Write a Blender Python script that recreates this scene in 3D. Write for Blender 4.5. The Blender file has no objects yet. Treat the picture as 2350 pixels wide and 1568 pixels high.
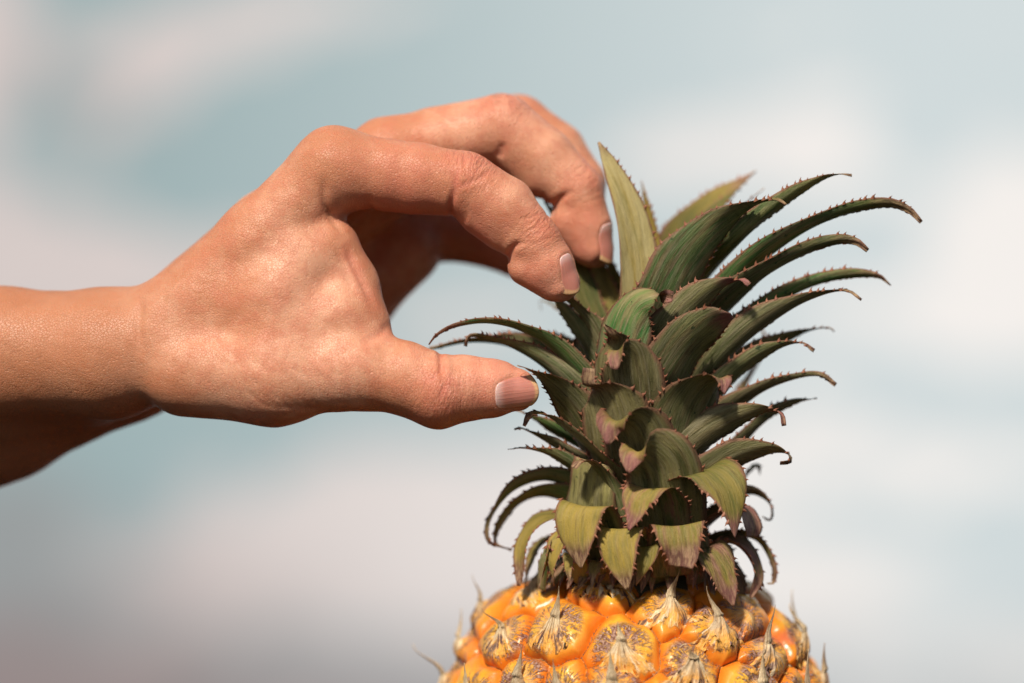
import bpy, math, random
import numpy as np
from mathutils import Vector
random.seed(7); np.random.seed(7)
sc = bpy.context.scene
COL = sc.collection

# ------------------------------------------------------------------ camera
D = 0.62                      # metres, camera to the plane of the index finger
S = 0.25 / 2350               # metres per working unit in that plane
CZ = 0.18                     # camera height
cam_d = bpy.data.cameras.new('camera'); cam = bpy.data.objects.new('camera', cam_d); COL.objects.link(cam)
cam.location = (0, -D, CZ); cam.rotation_euler = (math.radians(90), 0, 0)
cam_d.sensor_width = 36; cam_d.lens = 36 * D / 0.25
cam_d.clip_start = 0.02; cam_d.clip_end = 500
cam_d.dof.use_dof = True; cam_d.dof.focus_distance = D - 0.0065; cam_d.dof.aperture_fstop = 3.8
sc.camera = cam

# ------------------------------------------------------------------ world: open sky with soft clouds
SUN_EL, SUN_AZ = 46.0, 199.0      # azimuth measured from +Y clockwise: the sun stands behind the camera, a little left
w = bpy.data.worlds.new('World'); sc.world = w; w.use_nodes = True
nt = w.node_tree; nt.nodes.clear()
def N(nt, typ, **kw):
    n = nt.nodes.new(typ)
    for k, v in kw.items():
        if k.startswith('i_'):
            key = k[2:]; key = int(key) if key.isdigit() else key.replace('_', ' ')
            n.inputs[key].default_value = v
        else: setattr(n, k, v)
    return n
def M(nt, op, a, b=None, c=None, clamp=False):
    n = nt.nodes.new('ShaderNodeMath'); n.operation = op; n.use_clamp = clamp
    for i, v in enumerate((a, b, c)):
        if v is None: continue
        if isinstance(v, (int, float)): n.inputs[i].default_value = v
        else: nt.links.new(v, n.inputs[i])
    return n.outputs[0]
def MIX(nt, f, a, b, bt='MIX'):
    n = nt.nodes.new('ShaderNodeMix'); n.data_type = 'RGBA'; n.blend_type = bt; n.clamp_factor = True
    for i, v in ((0, f), (6, a), (7, b)):
        if isinstance(v, (int, float)): n.inputs[i].default_value = v
        elif isinstance(v, (tuple, list)): n.inputs[i].default_value = (*v[:3], 1)
        else: nt.links.new(v, n.inputs[i])
    return n.outputs[2]
def RAMP(nt, v, lo, hi):      # smooth 0..1
    n = nt.nodes.new('ShaderNodeMapRange'); n.interpolation_type = 'SMOOTHSTEP'
    nt.links.new(v, n.inputs[0]); n.inputs[1].default_value = lo; n.inputs[2].default_value = hi
    return n.outputs[0]
sky = N(nt, 'ShaderNodeTexSky', sky_type='NISHITA', sun_disc=False)
sky.sun_elevation = math.radians(SUN_EL); sky.sun_rotation = math.radians(SUN_AZ); sky.dust_density = 2.0
tc = N(nt, 'ShaderNodeTexCoord')
sep0 = N(nt, 'ShaderNodeSeparateXYZ'); nt.links.new(tc.outputs['Generated'], sep0.inputs[0])
cn = N(nt, 'ShaderNodeTexNoise', i_Scale=38.0, i_Detail=3.0, i_Roughness=0.5)
nt.links.new(tc.outputs['Generated'], cn.inputs['Vector'])
cs = N(nt, 'ShaderNodeSeparateColor'); nt.links.new(cn.outputs['Color'], cs.inputs[0])
WX = M(nt, 'ADD', sep0.outputs[0], M(nt, 'MULTIPLY', M(nt, 'SUBTRACT', cs.outputs[0], 0.5), 0.050))
WZ = M(nt, 'ADD', sep0.outputs[2], M(nt, 'MULTIPLY', M(nt, 'SUBTRACT', cs.outputs[1], 0.5), 0.034))
K = S / D
def blob(px, py, rx, ry, ang=0.0):
    x0 = (px - 1175) * K; z0 = -(py - 784) * K
    c, s_ = math.cos(math.radians(ang)), math.sin(math.radians(ang))
    dx = M(nt, 'SUBTRACT', WX, x0); dz = M(nt, 'SUBTRACT', WZ, z0)
    a = M(nt, 'DIVIDE', M(nt, 'ADD', M(nt, 'MULTIPLY', dx, c), M(nt, 'MULTIPLY', dz, s_)), rx * K)
    b = M(nt, 'DIVIDE', M(nt, 'SUBTRACT', M(nt, 'MULTIPLY', dz, c), M(nt, 'MULTIPLY', dx, s_)), ry * K)
    q = M(nt, 'ADD', M(nt, 'MULTIPLY', a, a), M(nt, 'MULTIPLY', b, b))
    return M(nt, 'EXPONENT', M(nt, 'MULTIPLY', q, -1.0))
def total(bl):
    t = None
    for (wt, *b) in bl:
        g = M(nt, 'MULTIPLY', blob(*b), wt)
        t = g if t is None else M(nt, 'ADD', t, g)
    return t
clouds = total([(1.0, -20, 130, 110, 260, 0), (0.7, 330, 110, 240, 80, 5), (1.1, 400, 205, 210, 42, 38), (1.1, 620, 50, 260, 48, 16), (0.6, 850, 0, 250, 35, 0),
    (0.95, 130, 570, 320, 90, -6), (0.9, 260, 680, 320, 110, 0), (0.6, 560, 590, 100, 70, 10), (0.75, 1060, 745, 280, 50, 0),
    (1.0, 1640, 350, 260, 90, 8), (0.75, 1870, 300, 150, 80, 30), (0.6, 1960, 410, 160, 60, 0), (1.3, 2330, 540, 150, 190, 0), (0.9, 2240, 700, 230, 120, 10),
    (0.5, 1980, 740, 330, 60, 0), (0.35, 1690, 110, 60, 55, 0), (0.4, 1850, 95, 100, 28, 0), (0.3, 1270, 70, 60, 60, 0), (0.3, 2230, 20, 200, 40, 0),
    (0.9, 2010, 1065, 600, 75, 0), (0.5, 1850, 930, 200, 40, 0), (0.85, 1060, 1090, 620, 90, 3), (0.75, 950, 1190, 650, 60, 2), (0.6, 1500, 1280, 700, 90, 0),
    (0.7, 560, 1290, 330, 60, 4), (0.6, 1050, 1380, 600, 110, 0), (0.5, 1900, 1380, 200, 60, 0), (0.55, 2150, 1500, 500, 90, 0), (0.5, 420, 1440, 260, 50, 15), (0.4, 900, 1530, 500, 60, 0)])
n2 = N(nt, 'ShaderNodeTexNoise', i_Scale=28.0, i_Detail=3.0, i_Roughness=0.5)
mpn = N(nt, 'ShaderNodeMapping'); mpn.inputs['Scale'].default_value = (0.5, 1, 1.5)
nt.links.new(tc.outputs['Generated'], mpn.inputs[0]); nt.links.new(mpn.outputs[0], n2.inputs['Vector'])
clouds = M(nt, 'ADD', clouds, M(nt, 'MULTIPLY', M(nt, 'SUBTRACT', n2.outputs[0], 0.5), 0.85))
n3 = N(nt, 'ShaderNodeTexNoise', i_Scale=6.0, i_Detail=4.0, i_Roughness=0.5); nt.links.new(mpn.outputs[0], n3.inputs['Vector'])
wide = M(nt, 'MULTIPLY', RAMP(nt, n3.outputs[0], 0.45, 0.62), RAMP(nt, M(nt, 'ABSOLUTE', sep0.outputs[0]), 0.21, 0.30))
clouds = M(nt, 'ADD', clouds, wide)
cm = RAMP(nt, clouds, 0.20, 0.62)
right = RAMP(nt, sep0.outputs[0], -0.20, 0.17)
blue = MIX(nt, right, (0.335, 0.440, 0.450), (0.64, 0.705, 0.715))
white = MIX(nt, right, (0.68, 0.60, 0.575), (0.91, 0.87, 0.835))
front = MIX(nt, cm, blue, white)
murk = total([(0.85, -60, 1560, 520, 230, 0), (0.55, 600, 1600, 700, 170, 0), (0.35, 1300, 1640, 900, 170, 0), (0.16, 2300, 1650, 700, 230, 0), (0.55, 40, 1160, 230, 90, 0), (0.30, 200, 230, 190, 90, -20), (0.25, 150, 1330, 400, 120, 0)])
front = MIX(nt, murk, front, (0.31, 0.255, 0.25))
bg_front = N(nt, 'ShaderNodeBackground', i_Strength=1.0); nt.links.new(front, bg_front.inputs[0])
bg_sky = N(nt, 'ShaderNodeBackground', i_Strength=0.068); nt.links.new(sky.outputs[0], bg_sky.inputs[0])
bg_land = N(nt, 'ShaderNodeBackground', i_Strength=1.0); bg_land.inputs[0].default_value = (0.022, 0.015, 0.012, 1)
fm = M(nt, 'MULTIPLY', RAMP(nt, sep0.outputs[1], 0.50, 0.80), RAMP(nt, M(nt, 'MULTIPLY', sep0.outputs[2], -1.0), 0.32, 0.25))
lm = RAMP(nt, M(nt, 'MULTIPLY', sep0.outputs[2], -1.0), -0.02, 0.06)
m1 = N(nt, 'ShaderNodeMixShader'); nt.links.new(lm, m1.inputs[0]); nt.links.new(bg_sky.outputs[0], m1.inputs[1]); nt.links.new(bg_land.outputs[0], m1.inputs[2])
m2 = N(nt, 'ShaderNodeMixShader'); nt.links.new(fm, m2.inputs[0]); nt.links.new(m1.outputs[0], m2.inputs[1]); nt.links.new(bg_front.outputs[0], m2.inputs[2])
out = N(nt, 'ShaderNodeOutputWorld'); nt.links.new(m2.outputs[0], out.inputs[0])

# ------------------------------------------------------------------ sun
sd = bpy.data.lights.new('sun', 'SUN'); sd.energy = 5.0; sd.angle = math.radians(5.0); sd.color = (1.0, 0.93, 0.83)
sun = bpy.data.objects.new('sun', sd); COL.objects.link(sun)
az, el = math.radians(SUN_AZ), math.radians(SUN_EL)
sdir = Vector((math.sin(az) * math.cos(el), math.cos(az) * math.cos(el), math.sin(el)))
sun.rotation_euler = sdir.to_track_quat('Z', 'Y').to_euler(); sun.location = (0, 0, 1)

sc.view_settings.view_transform = 'Standard'; sc.view_settings.look = 'None'
sc.view_settings.exposure = 0; sc.view_settings.gamma = 1
sc.render.engine = 'CYCLES'
sc.cycles.use_denoising = True
sc.cycles.max_bounces = 6; sc.cycles.transparent_max_bounces = 4
sc.cycles.caustics_reflective = False; sc.cycles.caustics_refractive = False

# ------------------------------------------------------------------ helpers
def P(x, y, d=0.0):
    f = (D + d * S) / D
    return np.array([(x - 1175) * S * f, d * S, CZ - (y - 784) * S * f])
def PV(a):
    a = np.asarray(a, float); f = (D + a[:, 2] * S) / D
    return np.stack([(a[:, 0] - 1175) * S * f, a[:, 2] * S, CZ - (a[:, 1] - 784) * S * f], 1)
def unproj(v):               # world -> working units
    d = v[:, 1] / S; f = (D + v[:, 1]) / D
    return v[:, 0] / S / f + 1175, 784 - (v[:, 2] - CZ) / S / f, d
def norm(v):
    return v / (np.linalg.norm(v, axis=-1, keepdims=True) + 1e-12)
def mesh_obj(name, V, F, mat, parent=None, attrs=None, smooth=True):
    me = bpy.data.meshes.new(name)
    V = np.asarray(V, np.float32); F = np.asarray(F, np.int32)
    me.vertices.add(len(V)); me.vertices.foreach_set('co', V.ravel())
    k = F.shape[1]
    me.loops.add(F.size); me.loops.foreach_set('vertex_index', F.ravel())
    me.polygons.add(len(F)); me.polygons.foreach_set('loop_start', np.arange(0, F.size, k, dtype=np.int32))
    me.polygons.foreach_set('loop_total', np.full(len(F), k, np.int32))
    me.update(calc_edges=True); me.validate()
    if smooth: me.polygons.foreach_set('use_smooth', np.ones(len(me.polygons), bool))
    for an, val in (attrs or {}).items():
        val = np.asarray(val, np.float32)
        if val.ndim == 1:
            a = me.attributes.new(an, 'FLOAT', 'POINT'); a.data.foreach_set('value', val)
        else:
            a = me.attributes.new(an, 'FLOAT_VECTOR', 'POINT'); a.data.foreach_set('vector', val[:, :3].copy().ravel())
    me.materials.append(mat)
    o = bpy.data.objects.new(name, me); COL.objects.link(o)
    if parent is not None: o.parent = parent
    return o
def catmull(pts, n):
    pts = np.asarray(pts, float)
    P0 = np.vstack([2 * pts[0] - pts[1], pts, 2 * pts[-1] - pts[-2]])
    seg = np.linalg.norm(np.diff(pts, axis=0), axis=1); cum = np.concatenate([[0], np.cumsum(seg)]); cum /= cum[-1]
    ts = np.linspace(0, 1, n); res = []
    for t in ts:
        i = min(np.searchsorted(cum, t, side='right') - 1, len(pts) - 2)
        u = (t - cum[i]) / max(cum[i + 1] - cum[i], 1e-9)
        a, b, c, d_ = P0[i], P0[i + 1], P0[i + 2], P0[i + 3]
        res.append(0.5 * ((2 * b) + (-a + c) * u + (2 * a - 5 * b + 4 * c - d_) * u * u + (-a + 3 * b - 3 * c + d_) * u ** 3))
    return np.array(res)
def new_mat(name):
    m = bpy.data.materials.new(name); m.use_nodes = True
    t = m.node_tree; b = t.nodes['Principled BSDF']; return m, t, b
def ATTR(t, name):
    n = t.nodes.new('ShaderNodeAttribute'); n.attribute_name = name; return n
def NOISE(t, vec, scale, detail=4, rough=0.55, dist=0.0):
    n = t.nodes.new('ShaderNodeTexNoise'); n.inputs['Scale'].default_value = scale; n.inputs['Detail'].default_value = detail
    n.inputs['Roughness'].default_value = rough; n.inputs['Distortion'].default_value = dist
    if vec is not None: t.links.new(vec, n.inputs['Vector'])
    return n.outputs[0]
def VSCALE(t, vec, s):
    n = t.nodes.new('ShaderNodeVectorMath'); n.operation = 'MULTIPLY'; t.links.new(vec, n.inputs[0]); n.inputs[1].default_value = s
    return n.outputs[0]
def BUMP(t, h, dist, strength=1.0, prev=None):
    n = t.nodes.new('ShaderNodeBump'); n.inputs['Distance'].default_value = dist; n.inputs['Strength'].default_value = strength
    t.links.new(h, n.inputs['Height'])
    if prev is not None: t.links.new(prev, n.inputs['Normal'])
    return n.outputs[0]
def COMB(t, x, y, z):
    n = t.nodes.new('ShaderNodeCombineXYZ')
    for i, v in enumerate((x, y, z)):
        if isinstance(v, (int, float)): n.inputs[i].default_value = v
        else: t.links.new(v, n.inputs[i])
    return n.outputs[0]
def SEP(t, v):
    n = t.nodes.new('ShaderNodeSeparateXYZ'); t.links.new(v, n.inputs[0]); return n.outputs

# ------------------------------------------------------------------ materials
def leaf_material():
    m, t, b = new_mat('crown_leaf')
    tsv = SEP(t, ATTR(t, 'tsv').outputs['Vector'])      # along 0..1, across -1..1, side (1 = upper face)
    uv = ATTR(t, 'luv').outputs['Vector']               # mm across, mm along, leaf seed
    tint = SEP(t, ATTR(t, 'tint').outputs['Vector'])    # yellow, dry, dry-tip length
    tint2 = SEP(t, ATTR(t, 'tintb').outputs['Vector'])   # tooth, pink, green
    tt, ss, side = tsv; yel0, dry, tipl = tint; tooth, pink, grn = tint2
    yel = M(t, 'ADD', yel0, M(t, 'MULTIPLY', RAMP(t, tt, 0.40, 0.95), 0.45), clamp=True)
    stri = NOISE(t, VSCALE(t, uv, (2.1, 0.07, 3.1)), 1.0, 4, 0.7)
    stri2 = NOISE(t, VSCALE(t, uv, (0.7, 0.06, 1.7)), 1.0, 5, 0.65)
    blot = NOISE(t, VSCALE(t, uv, (0.42, 0.075, 2.3)), 1.0, 5, 0.65)
    fine = NOISE(t, VSCALE(t, uv, (5.0, 3.0, 1.0)), 1.0, 3, 0.7)
    # upper face: green to yellow-green
    up = MIX(t, RAMP(t, blot, 0.35, 0.68), (0.040, 0.084, 0.015), (0.150, 0.138, 0.030))
    up = MIX(t, M(t, 'MULTIPLY', yel, RAMP(t, blot, 0.10, 0.60), clamp=True), up, (0.43, 0.30, 0.055))
    up = MIX(t, M(t, 'MULTIPLY', M(t, 'SUBTRACT', yel0, 1.0, clamp=True), RAMP(t, stri2, 0.25, 0.6)), up, (0.60, 0.50, 0.23))
    up = MIX(t, M(t, 'MULTIPLY', RAMP(t, stri, 0.42, 0.66), 0.35), up, (0.36, 0.27, 0.12))
    # lower face: grey scurf over dark green
    lo = MIX(t, RAMP(t, blot, 0.38, 0.62), (0.125, 0.096, 0.038), (0.250, 0.205, 0.095))
    lo = MIX(t, M(t, 'MULTIPLY', grn, RAMP(t, stri2, 0.38, 0.56), clamp=True), lo, (0.024, 0.165, 0.028))
    lo = MIX(t, M(t, 'MULTIPLY', RAMP(t, stri, 0.45, 0.64), 0.5), lo, (0.36, 0.31, 0.19))
    lo = MIX(t, M(t, 'MULTIPLY', yel, RAMP(t, blot, 0.30, 0.7), clamp=True), lo, (0.42, 0.37, 0.12))
    spot = NOISE(t, VSCALE(t, uv, (0.55, 0.42, 5.3)), 1.0, 3, 0.6)
    lo = MIX(t, M(t, 'MULTIPLY', RAMP(t, spot, 0.67, 0.71), 0.75), lo, (0.012, 0.050, 0.016))
    up = MIX(t, M(t, 'MULTIPLY', RAMP(t, stri2, 0.54, 0.66), M(t, 'MULTIPLY', RAMP(t, yel0, 1.5, 0.3), 0.65)), up, (0.12, 0.085, 0.026))
    col = MIX(t, RAMP(t, side, 0.4, 0.6), lo, up)
    # dry tissue
    dcol = MIX(t, RAMP(t, NOISE(t, VSCALE(t, uv, (1.6, 0.35, 1.0)), 1.0, 4, 0.65), 0.38, 0.62), (0.15, 0.070, 0.045), (0.44, 0.28, 0.15))
    dcol = MIX(t, M(t, 'MULTIPLY', pink, RAMP(t, blot, 0.30, 0.60), clamp=True), dcol, (0.34, 0.125, 0.115))
    dm = M(t, 'ADD', dry, M(t, 'MULTIPLY', M(t, 'SUBTRACT', blot, 0.5), 1.6))
    dm = M(t, 'MULTIPLY', RAMP(t, dm, 0.35, 0.75), RAMP(t, dry, 0.0, 0.08))
    tip = M(t, 'ADD', tt, M(t, 'MULTIPLY', M(t, 'SUBTRACT', blot, 0.5), 0.22))
    tm = RAMP(t, M(t, 'ADD', tip, tipl), 0.93, 1.06)
    ae = M(t, 'ABSOLUTE', ss)
    em = RAMP(t, M(t, 'ADD', M(t, 'ADD', ae, M(t, 'MULTIPLY', M(t, 'SUBTRACT', fine, 0.5), 0.18)), M(t, 'MULTIPLY', M(t, 'SUBTRACT', blot, 0.5), 0.5)), 0.80, 0.98)
    mm = M(t, 'MAXIMUM', dm, tm)
    col = MIX(t, mm, col, dcol)
    ecol = MIX(t, fine, (0.17, 0.055, 0.034), (0.33, 0.16, 0.10))
    col = MIX(t, M(t, 'MULTIPLY', em, 0.85), col, ecol)
    col = MIX(t, tooth, col, MIX(t, fine, (0.20, 0.050, 0.032), (0.42, 0.19, 0.10)))
    dust = M(t, 'MULTIPLY', RAMP(t, NOISE(t, VSCALE(t, uv, (2.2, 1.4, 1.0)), 1.0, 4, 0.75), 0.55, 0.72), 0.20)
    col = MIX(t, dust, col, (0.34, 0.30, 0.22))
    lv = NOISE(t, COMB(t, M(t, 'MULTIPLY', SEP(t, uv)[2], 3.7), 0.0, 0.0), 1.0, 0, 0.5)
    vv = M(t, 'ADD', M(t, 'MULTIPLY', lv, 0.55), M(t, 'ADD', 0.44, M(t, 'MULTIPLY', fine, 0.60)))
    hsv = N(t, 'ShaderNodeHueSaturation'); t.links.new(col, hsv.inputs['Color']); t.links.new(vv, hsv.inputs['Value'])
    t.links.new(hsv.outputs[0], b.inputs['Base Color'])
    b.inputs['Roughness'].default_value = 0.52; b.inputs['Specular IOR Level'].default_value = 0.35
    h = M(t, 'ADD', M(t, 'MULTIPLY', stri, 0.7), M(t, 'MULTIPLY', fine, 0.35))
    nb = BUMP(t, h, 0.0007, 0.8)
    nb = BUMP(t, blot, 0.0012, 0.5, nb)
    t.links.new(nb, b.inputs['Normal'])
    tr = N(t, 'ShaderNodeBsdfTranslucent'); t.links.new(MIX(t, 1.0, hsv.outputs[0], (1.3, 1.5, 0.5), 'MULTIPLY'), tr.inputs[0])
    ms = N(t, 'ShaderNodeMixShader', i_Fac=0.15)
    t.links.new(b.outputs[0], ms.inputs[1]); t.links.new(tr.outputs[0], ms.inputs[2])
    t.links.new(ms.outputs[0], t.nodes['Material Output'].inputs[0])
    return m
def fruit_material():
    m, t, b = new_mat('fruit_skin')
    e = SEP(t, ATTR(t, 'eye').outputs['Vector'])       # u, v in eye radii, border depth 0..1
    u, v, bd = e
    sd = ATTR(t, 'seed').outputs['Fac']
    geo = N(t, 'ShaderNodeTexCoord').outputs['Object']
    mot = NOISE(t, geo, 140, 4, 0.6)
    fine = NOISE(t, geo, 1500, 3, 0.7)
    ang = M(t, 'ARCTAN2', v, u); rad = M(t, 'SQRT', M(t, 'ADD', M(t, 'MULTIPLY', u, u), M(t, 'MULTIPLY', v, v)))
    fan = NOISE(t, COMB(t, M(t, 'MULTIPLY', M(t, 'SINE', ang), 3.4), M(t, 'MULTIPLY', M(t, 'COSINE', ang), 3.4), M(t, 'ADD', M(t, 'MULTIPLY', rad, 2.0), M(t, 'MULTIPLY', sd, 37.0))), 1.0, 4, 0.65)
    base = MIX(t, RAMP(t, mot, 0.3, 0.7), (0.72, 0.290, 0.020), (0.82, 0.455, 0.050))
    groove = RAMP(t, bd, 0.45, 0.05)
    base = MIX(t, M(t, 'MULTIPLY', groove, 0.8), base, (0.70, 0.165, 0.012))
    pinkm = M(t, 'MULTIPLY', RAMP(t, NOISE(t, geo, 75, 2, 0.5), 0.62, 0.72), 0.6)
    base = MIX(t, pinkm, base, (0.68, 0.14, 0.08))
    # pale woody centre
    cen = RAMP(t, M(t, 'ADD', rad, M(t, 'MULTIPLY', M(t, 'SUBTRACT', fan, 0.5), 1.5)), 0.66, 0.26)
    tan = MIX(t, RAMP(t, fan, 0.40, 0.60), (0.80, 0.36, 0.06), (0.78, 0.56, 0.30))
    base = MIX(t, M(t, 'MULTIPLY', cen, 0.7), base, tan)
    # purple-brown speckled arcs
    ring = M(t, 'MULTIPLY', RAMP(t, rad, 0.18, 0.36), RAMP(t, rad, 0.95, 0.70))
    patch = NOISE(t, COMB(t, u, v, M(t, 'MULTIPLY', sd, 91.0)), 1.7, 3, 0.55)
    fib = NOISE(t, COMB(t, M(t, 'MULTIPLY', M(t, 'SINE', ang), 9.0), M(t, 'MULTIPLY', M(t, 'COSINE', ang), 9.0), M(t, 'ADD', M(t, 'MULTIPLY', rad, 1.6), M(t, 'MULTIPLY', sd, 37.0))), 1.0, 3, 0.6)
    spk = RAMP(t, M(t, 'ADD', M(t, 'ADD', M(t, 'MULTIPLY', fib, 1.0), M(t, 'MULTIPLY', patch, 1.0)), M(t, 'MULTIPLY', fine, 0.7)), 1.31, 1.42)
    sm = M(t, 'MULTIPLY', ring, spk)
    brown = MIX(t, RAMP(t, fine, 0.40, 0.62), (0.110, 0.030, 0.020), (0.42, 0.25, 0.19))
    base = MIX(t, M(t, 'MULTIPLY', sm, 0.95), base, brown)
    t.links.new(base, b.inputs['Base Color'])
    matte = M(t, 'MAXIMUM', sm, M(t, 'MULTIPLY', cen, 0.85))
    t.links.new(M(t, 'ADD', M(t, 'ADD', 0.22, M(t, 'MULTIPLY', mot, 0.22)), M(t, 'MULTIPLY', matte, 0.42)), b.inputs['Roughness'])
    b.inputs['Subsurface Weight'].default_value = 0.25; b.inputs['Subsurface Scale'].default_value = 0.0025
    b.inputs['Subsurface Radius'].default_value = (1.0, 0.45, 0.1)
    h = M(t, 'ADD', M(t, 'MULTIPLY', M(t, 'MULTIPLY', fan, matte), 1.4), M(t, 'MULTIPLY', M(t, 'MULTIPLY', fine, matte), 0.9))
    nb = BUMP(t, mot, 0.0014, 0.35, BUMP(t, h, 0.0007, 0.8))
    t.links.new(nb, b.inputs['Normal'])
    return m
def bract_material():
    m, t, b = new_mat('dry_bract')
    e = SEP(t, ATTR(t, 'tsv').outputs['Vector']); tt, ss, sd = e
    geo = N(t, 'ShaderNodeTexCoord').outputs['Object']
    fine = NOISE(t, geo, 1600, 3, 0.7)
    fib = NOISE(t, COMB(t, M(t, 'MULTIPLY', ss, 7.0), M(t, 'MULTIPLY', tt, 1.6), M(t, 'MULTIPLY', sd, 50.0)), 1.0, 4, 0.65)
    pat = NOISE(t, COMB(t, M(t, 'MULTIPLY', ss, 1.6), M(t, 'MULTIPLY', tt, 3.0), M(t, 'MULTIPLY', sd, 77.0)), 1.0, 3, 0.6)
    straw = MIX(t, RAMP(t, fib, 0.35, 0.65), (0.48, 0.30, 0.14), (0.84, 0.68, 0.43))
    straw = MIX(t, M(t, 'MULTIPLY', RAMP(t, sd, 0.45, 0.95), RAMP(t, pat, 0.40, 0.60)), straw, (0.27, 0.16, 0.10))
    bark = MIX(t, RAMP(t, fib, 0.38, 0.62), (0.085, 0.035, 0.028), (0.36, 0.235, 0.17))
    orange = (0.72, 0.30, 0.05)
    orange = MIX(t, pat, (0.80, 0.30, 0.02), (0.84, 0.46, 0.10))
    k = RAMP(t, M(t, 'ADD', tt, M(t, 'MULTIPLY', M(t, 'SUBTRACT', pat, 0.5), 0.9)), 0.22, 0.50)
    col = MIX(t, k, MIX(t, RAMP(t, M(t, 'ADD', M(t, 'MULTIPLY', pat, 0.6), M(t, 'MULTIPLY', fib, 0.4)), 0.40, 0.50), bark, MIX(t, RAMP(t, fib, 0.50, 0.66), orange, straw)), straw)
    col = MIX(t, M(t, 'MULTIPLY', RAMP(t, fine, 0.5, 0.7), 0.25), col, (0.10, 0.05, 0.04))
    t.links.new(col, b.inputs['Base Color']); b.inputs['Roughness'].default_value = 0.7
    t.links.new(BUMP(t, M(t, 'ADD', fib, M(t, 'MULTIPLY', fine, 0.5)), 0.0008, 0.9), b.inputs['Normal'])
    return m
def skin_material():
    m, t, b = new_mat('skin')
    geo = N(t, 'ShaderNodeTexCoord').outputs['Object']
    at = SEP(t, ATTR(t, 'skin').outputs['Vector'])     # redness, wrinkle mask, warm/tan
    red, wr, tan = at
    fl = ATTR(t, 'flow').outputs['Vector']             # mm along the bone, mm around
    big = NOISE(t, geo, 45, 4, 0.6); mid = NOISE(t, geo, 230, 4, 0.65); fine = NOISE(t, geo, 1100, 3, 0.7)
    col = MIX(t, RAMP(t, big, 0.38, 0.62), (0.555, 0.220, 0.112), (0.71, 0.350, 0.212))
    col = MIX(t, M(t, 'MULTIPLY', RAMP(t, mid, 0.42, 0.62), 0.42), col, (0.54, 0.165, 0.090))
    col = MIX(t, M(t, 'MULTIPLY', red, 0.75), col, (0.66, 0.190, 0.130))
    col = MIX(t, M(t, 'MULTIPLY', tan, 0.75), col, MIX(t, mid, (0.36, 0.125, 0.055), (0.52, 0.215, 0.095)))
    wn = NOISE(t, VSCALE(t, fl, (1.0, 0.22, 1.0)), 1.1, 3, 0.6, 0.6)
    cr = M(t, 'MULTIPLY', RAMP(t, wn, 0.50, 0.42), wr)
    col = MIX(t, M(t, 'MULTIPLY', cr, 0.35), col, (0.52, 0.13, 0.09))
    t.links.new(col, b.inputs['Base Color'])
    b.inputs['Subsurface Weight'].default_value = 0.25; b.inputs['Subsurface Scale'].default_value = 0.002
    b.inputs['Subsurface Radius'].default_value = (1.0, 0.35, 0.18)
    t.links.new(M(t, 'SUBTRACT', M(t, 'ADD', 0.50, M(t, 'MULTIPLY', M(t, 'SUBTRACT', mid, 0.5), 0.25)), M(t, 'MULTIPLY', wr, 0.08)), b.inputs['Roughness'])
    b.inputs['Specular IOR Level'].default_value = 0.42
    vor = N(t, 'ShaderNodeTexVoronoi', feature='DISTANCE_TO_EDGE', i_Scale=1.55)
    wv = N(t, 'ShaderNodeVectorMath', operation='ADD'); t.links.new(VSCALE(t, geo, (1050, 1050, 1050)), wv.inputs[0])
    t.links.new(VSCALE(t, NOISE_C(t, geo, 600), (0.5, 0.5, 0.5)), wv.inputs[1]); t.links.new(VSCALE(t, wv.outputs[0], (1, 1, 1)), vor.inputs['Vector'])
    ve = RAMP(t, vor.outputs['Distance'], 0.0, 0.12)
    nb = BUMP(t, ve, 0.00016, 0.6)
    nb = BUMP(t, M(t, 'ADD', M(t, 'MULTIPLY', fine, 0.5), mid), 0.0006, 0.32, nb)
    nb = BUMP(t, M(t, 'MULTIPLY', wn, wr), 0.0014, 0.7, nb)
    t.links.new(nb, b.inputs['Normal'])
    return m
def NOISE_C(t, vec, scale):
    n = t.nodes.new('ShaderNodeTexNoise'); n.inputs['Scale'].default_value = scale; t.links.new(vec, n.inputs['Vector']); return n.outputs['Color']
def nail_material():
    m, t, b = new_mat('fingernail')
    e = SEP(t, ATTR(t, 'tsv').outputs['Vector']); tt, ss, _ = e
    geo = N(t, 'ShaderNodeTexCoord').outputs['Object']
    ridge = NOISE(t, COMB(t, M(t, 'MULTIPLY', ss, 9.0), M(t, 'MULTIPLY', tt, 0.8), 0.0), 1.0, 3, 0.5)
    mot = NOISE(t, geo, 500, 3, 0.6)
    col = MIX(t, mot, (0.50, 0.180, 0.130), (0.58, 0.235, 0.175))
    col = MIX(t, RAMP(t, tt, 0.25, 0.0), col, (0.72, 0.46, 0.40))
    col = MIX(t, RAMP(t, M(t, 'ADD', tt, M(t, 'MULTIPLY', M(t, 'MULTIPLY', ss, ss), 0.06)), 0.88, 0.94), col, (0.66, 0.38, 0.19))
    t.links.new(col, b.inputs['Base Color']); b.inputs['Roughness'].default_value = 0.33
    b.inputs['Subsurface Weight'].default_value = 0.2; b.inputs['Subsurface Scale'].default_value = 0.001
    b.inputs['Coat Weight'].default_value = 0.25; b.inputs['Coat Roughness'].default_value = 0.2
    t.links.new(BUMP(t, ridge, 0.0003, 0.5), b.inputs['Normal'])
    return m
def stem_material():
    m, t, b = new_mat('crown_stem')
    geo = N(t, 'ShaderNodeTexCoord').outputs['Object']
    t.links.new(MIX(t, NOISE(t, geo, 90, 4, 0.6), (0.025, 0.030, 0.014), (0.085, 0.070, 0.030)), b.inputs['Base Color'])
    b.inputs['Roughness'].default_value = 0.8
    return m
MAT_LEAF, MAT_FRUIT, MAT_BRACT, MAT_SKIN, MAT_NAIL, MAT_STEM = leaf_material(), fruit_material(), bract_material(), skin_material(), nail_material(), stem_material()

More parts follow.
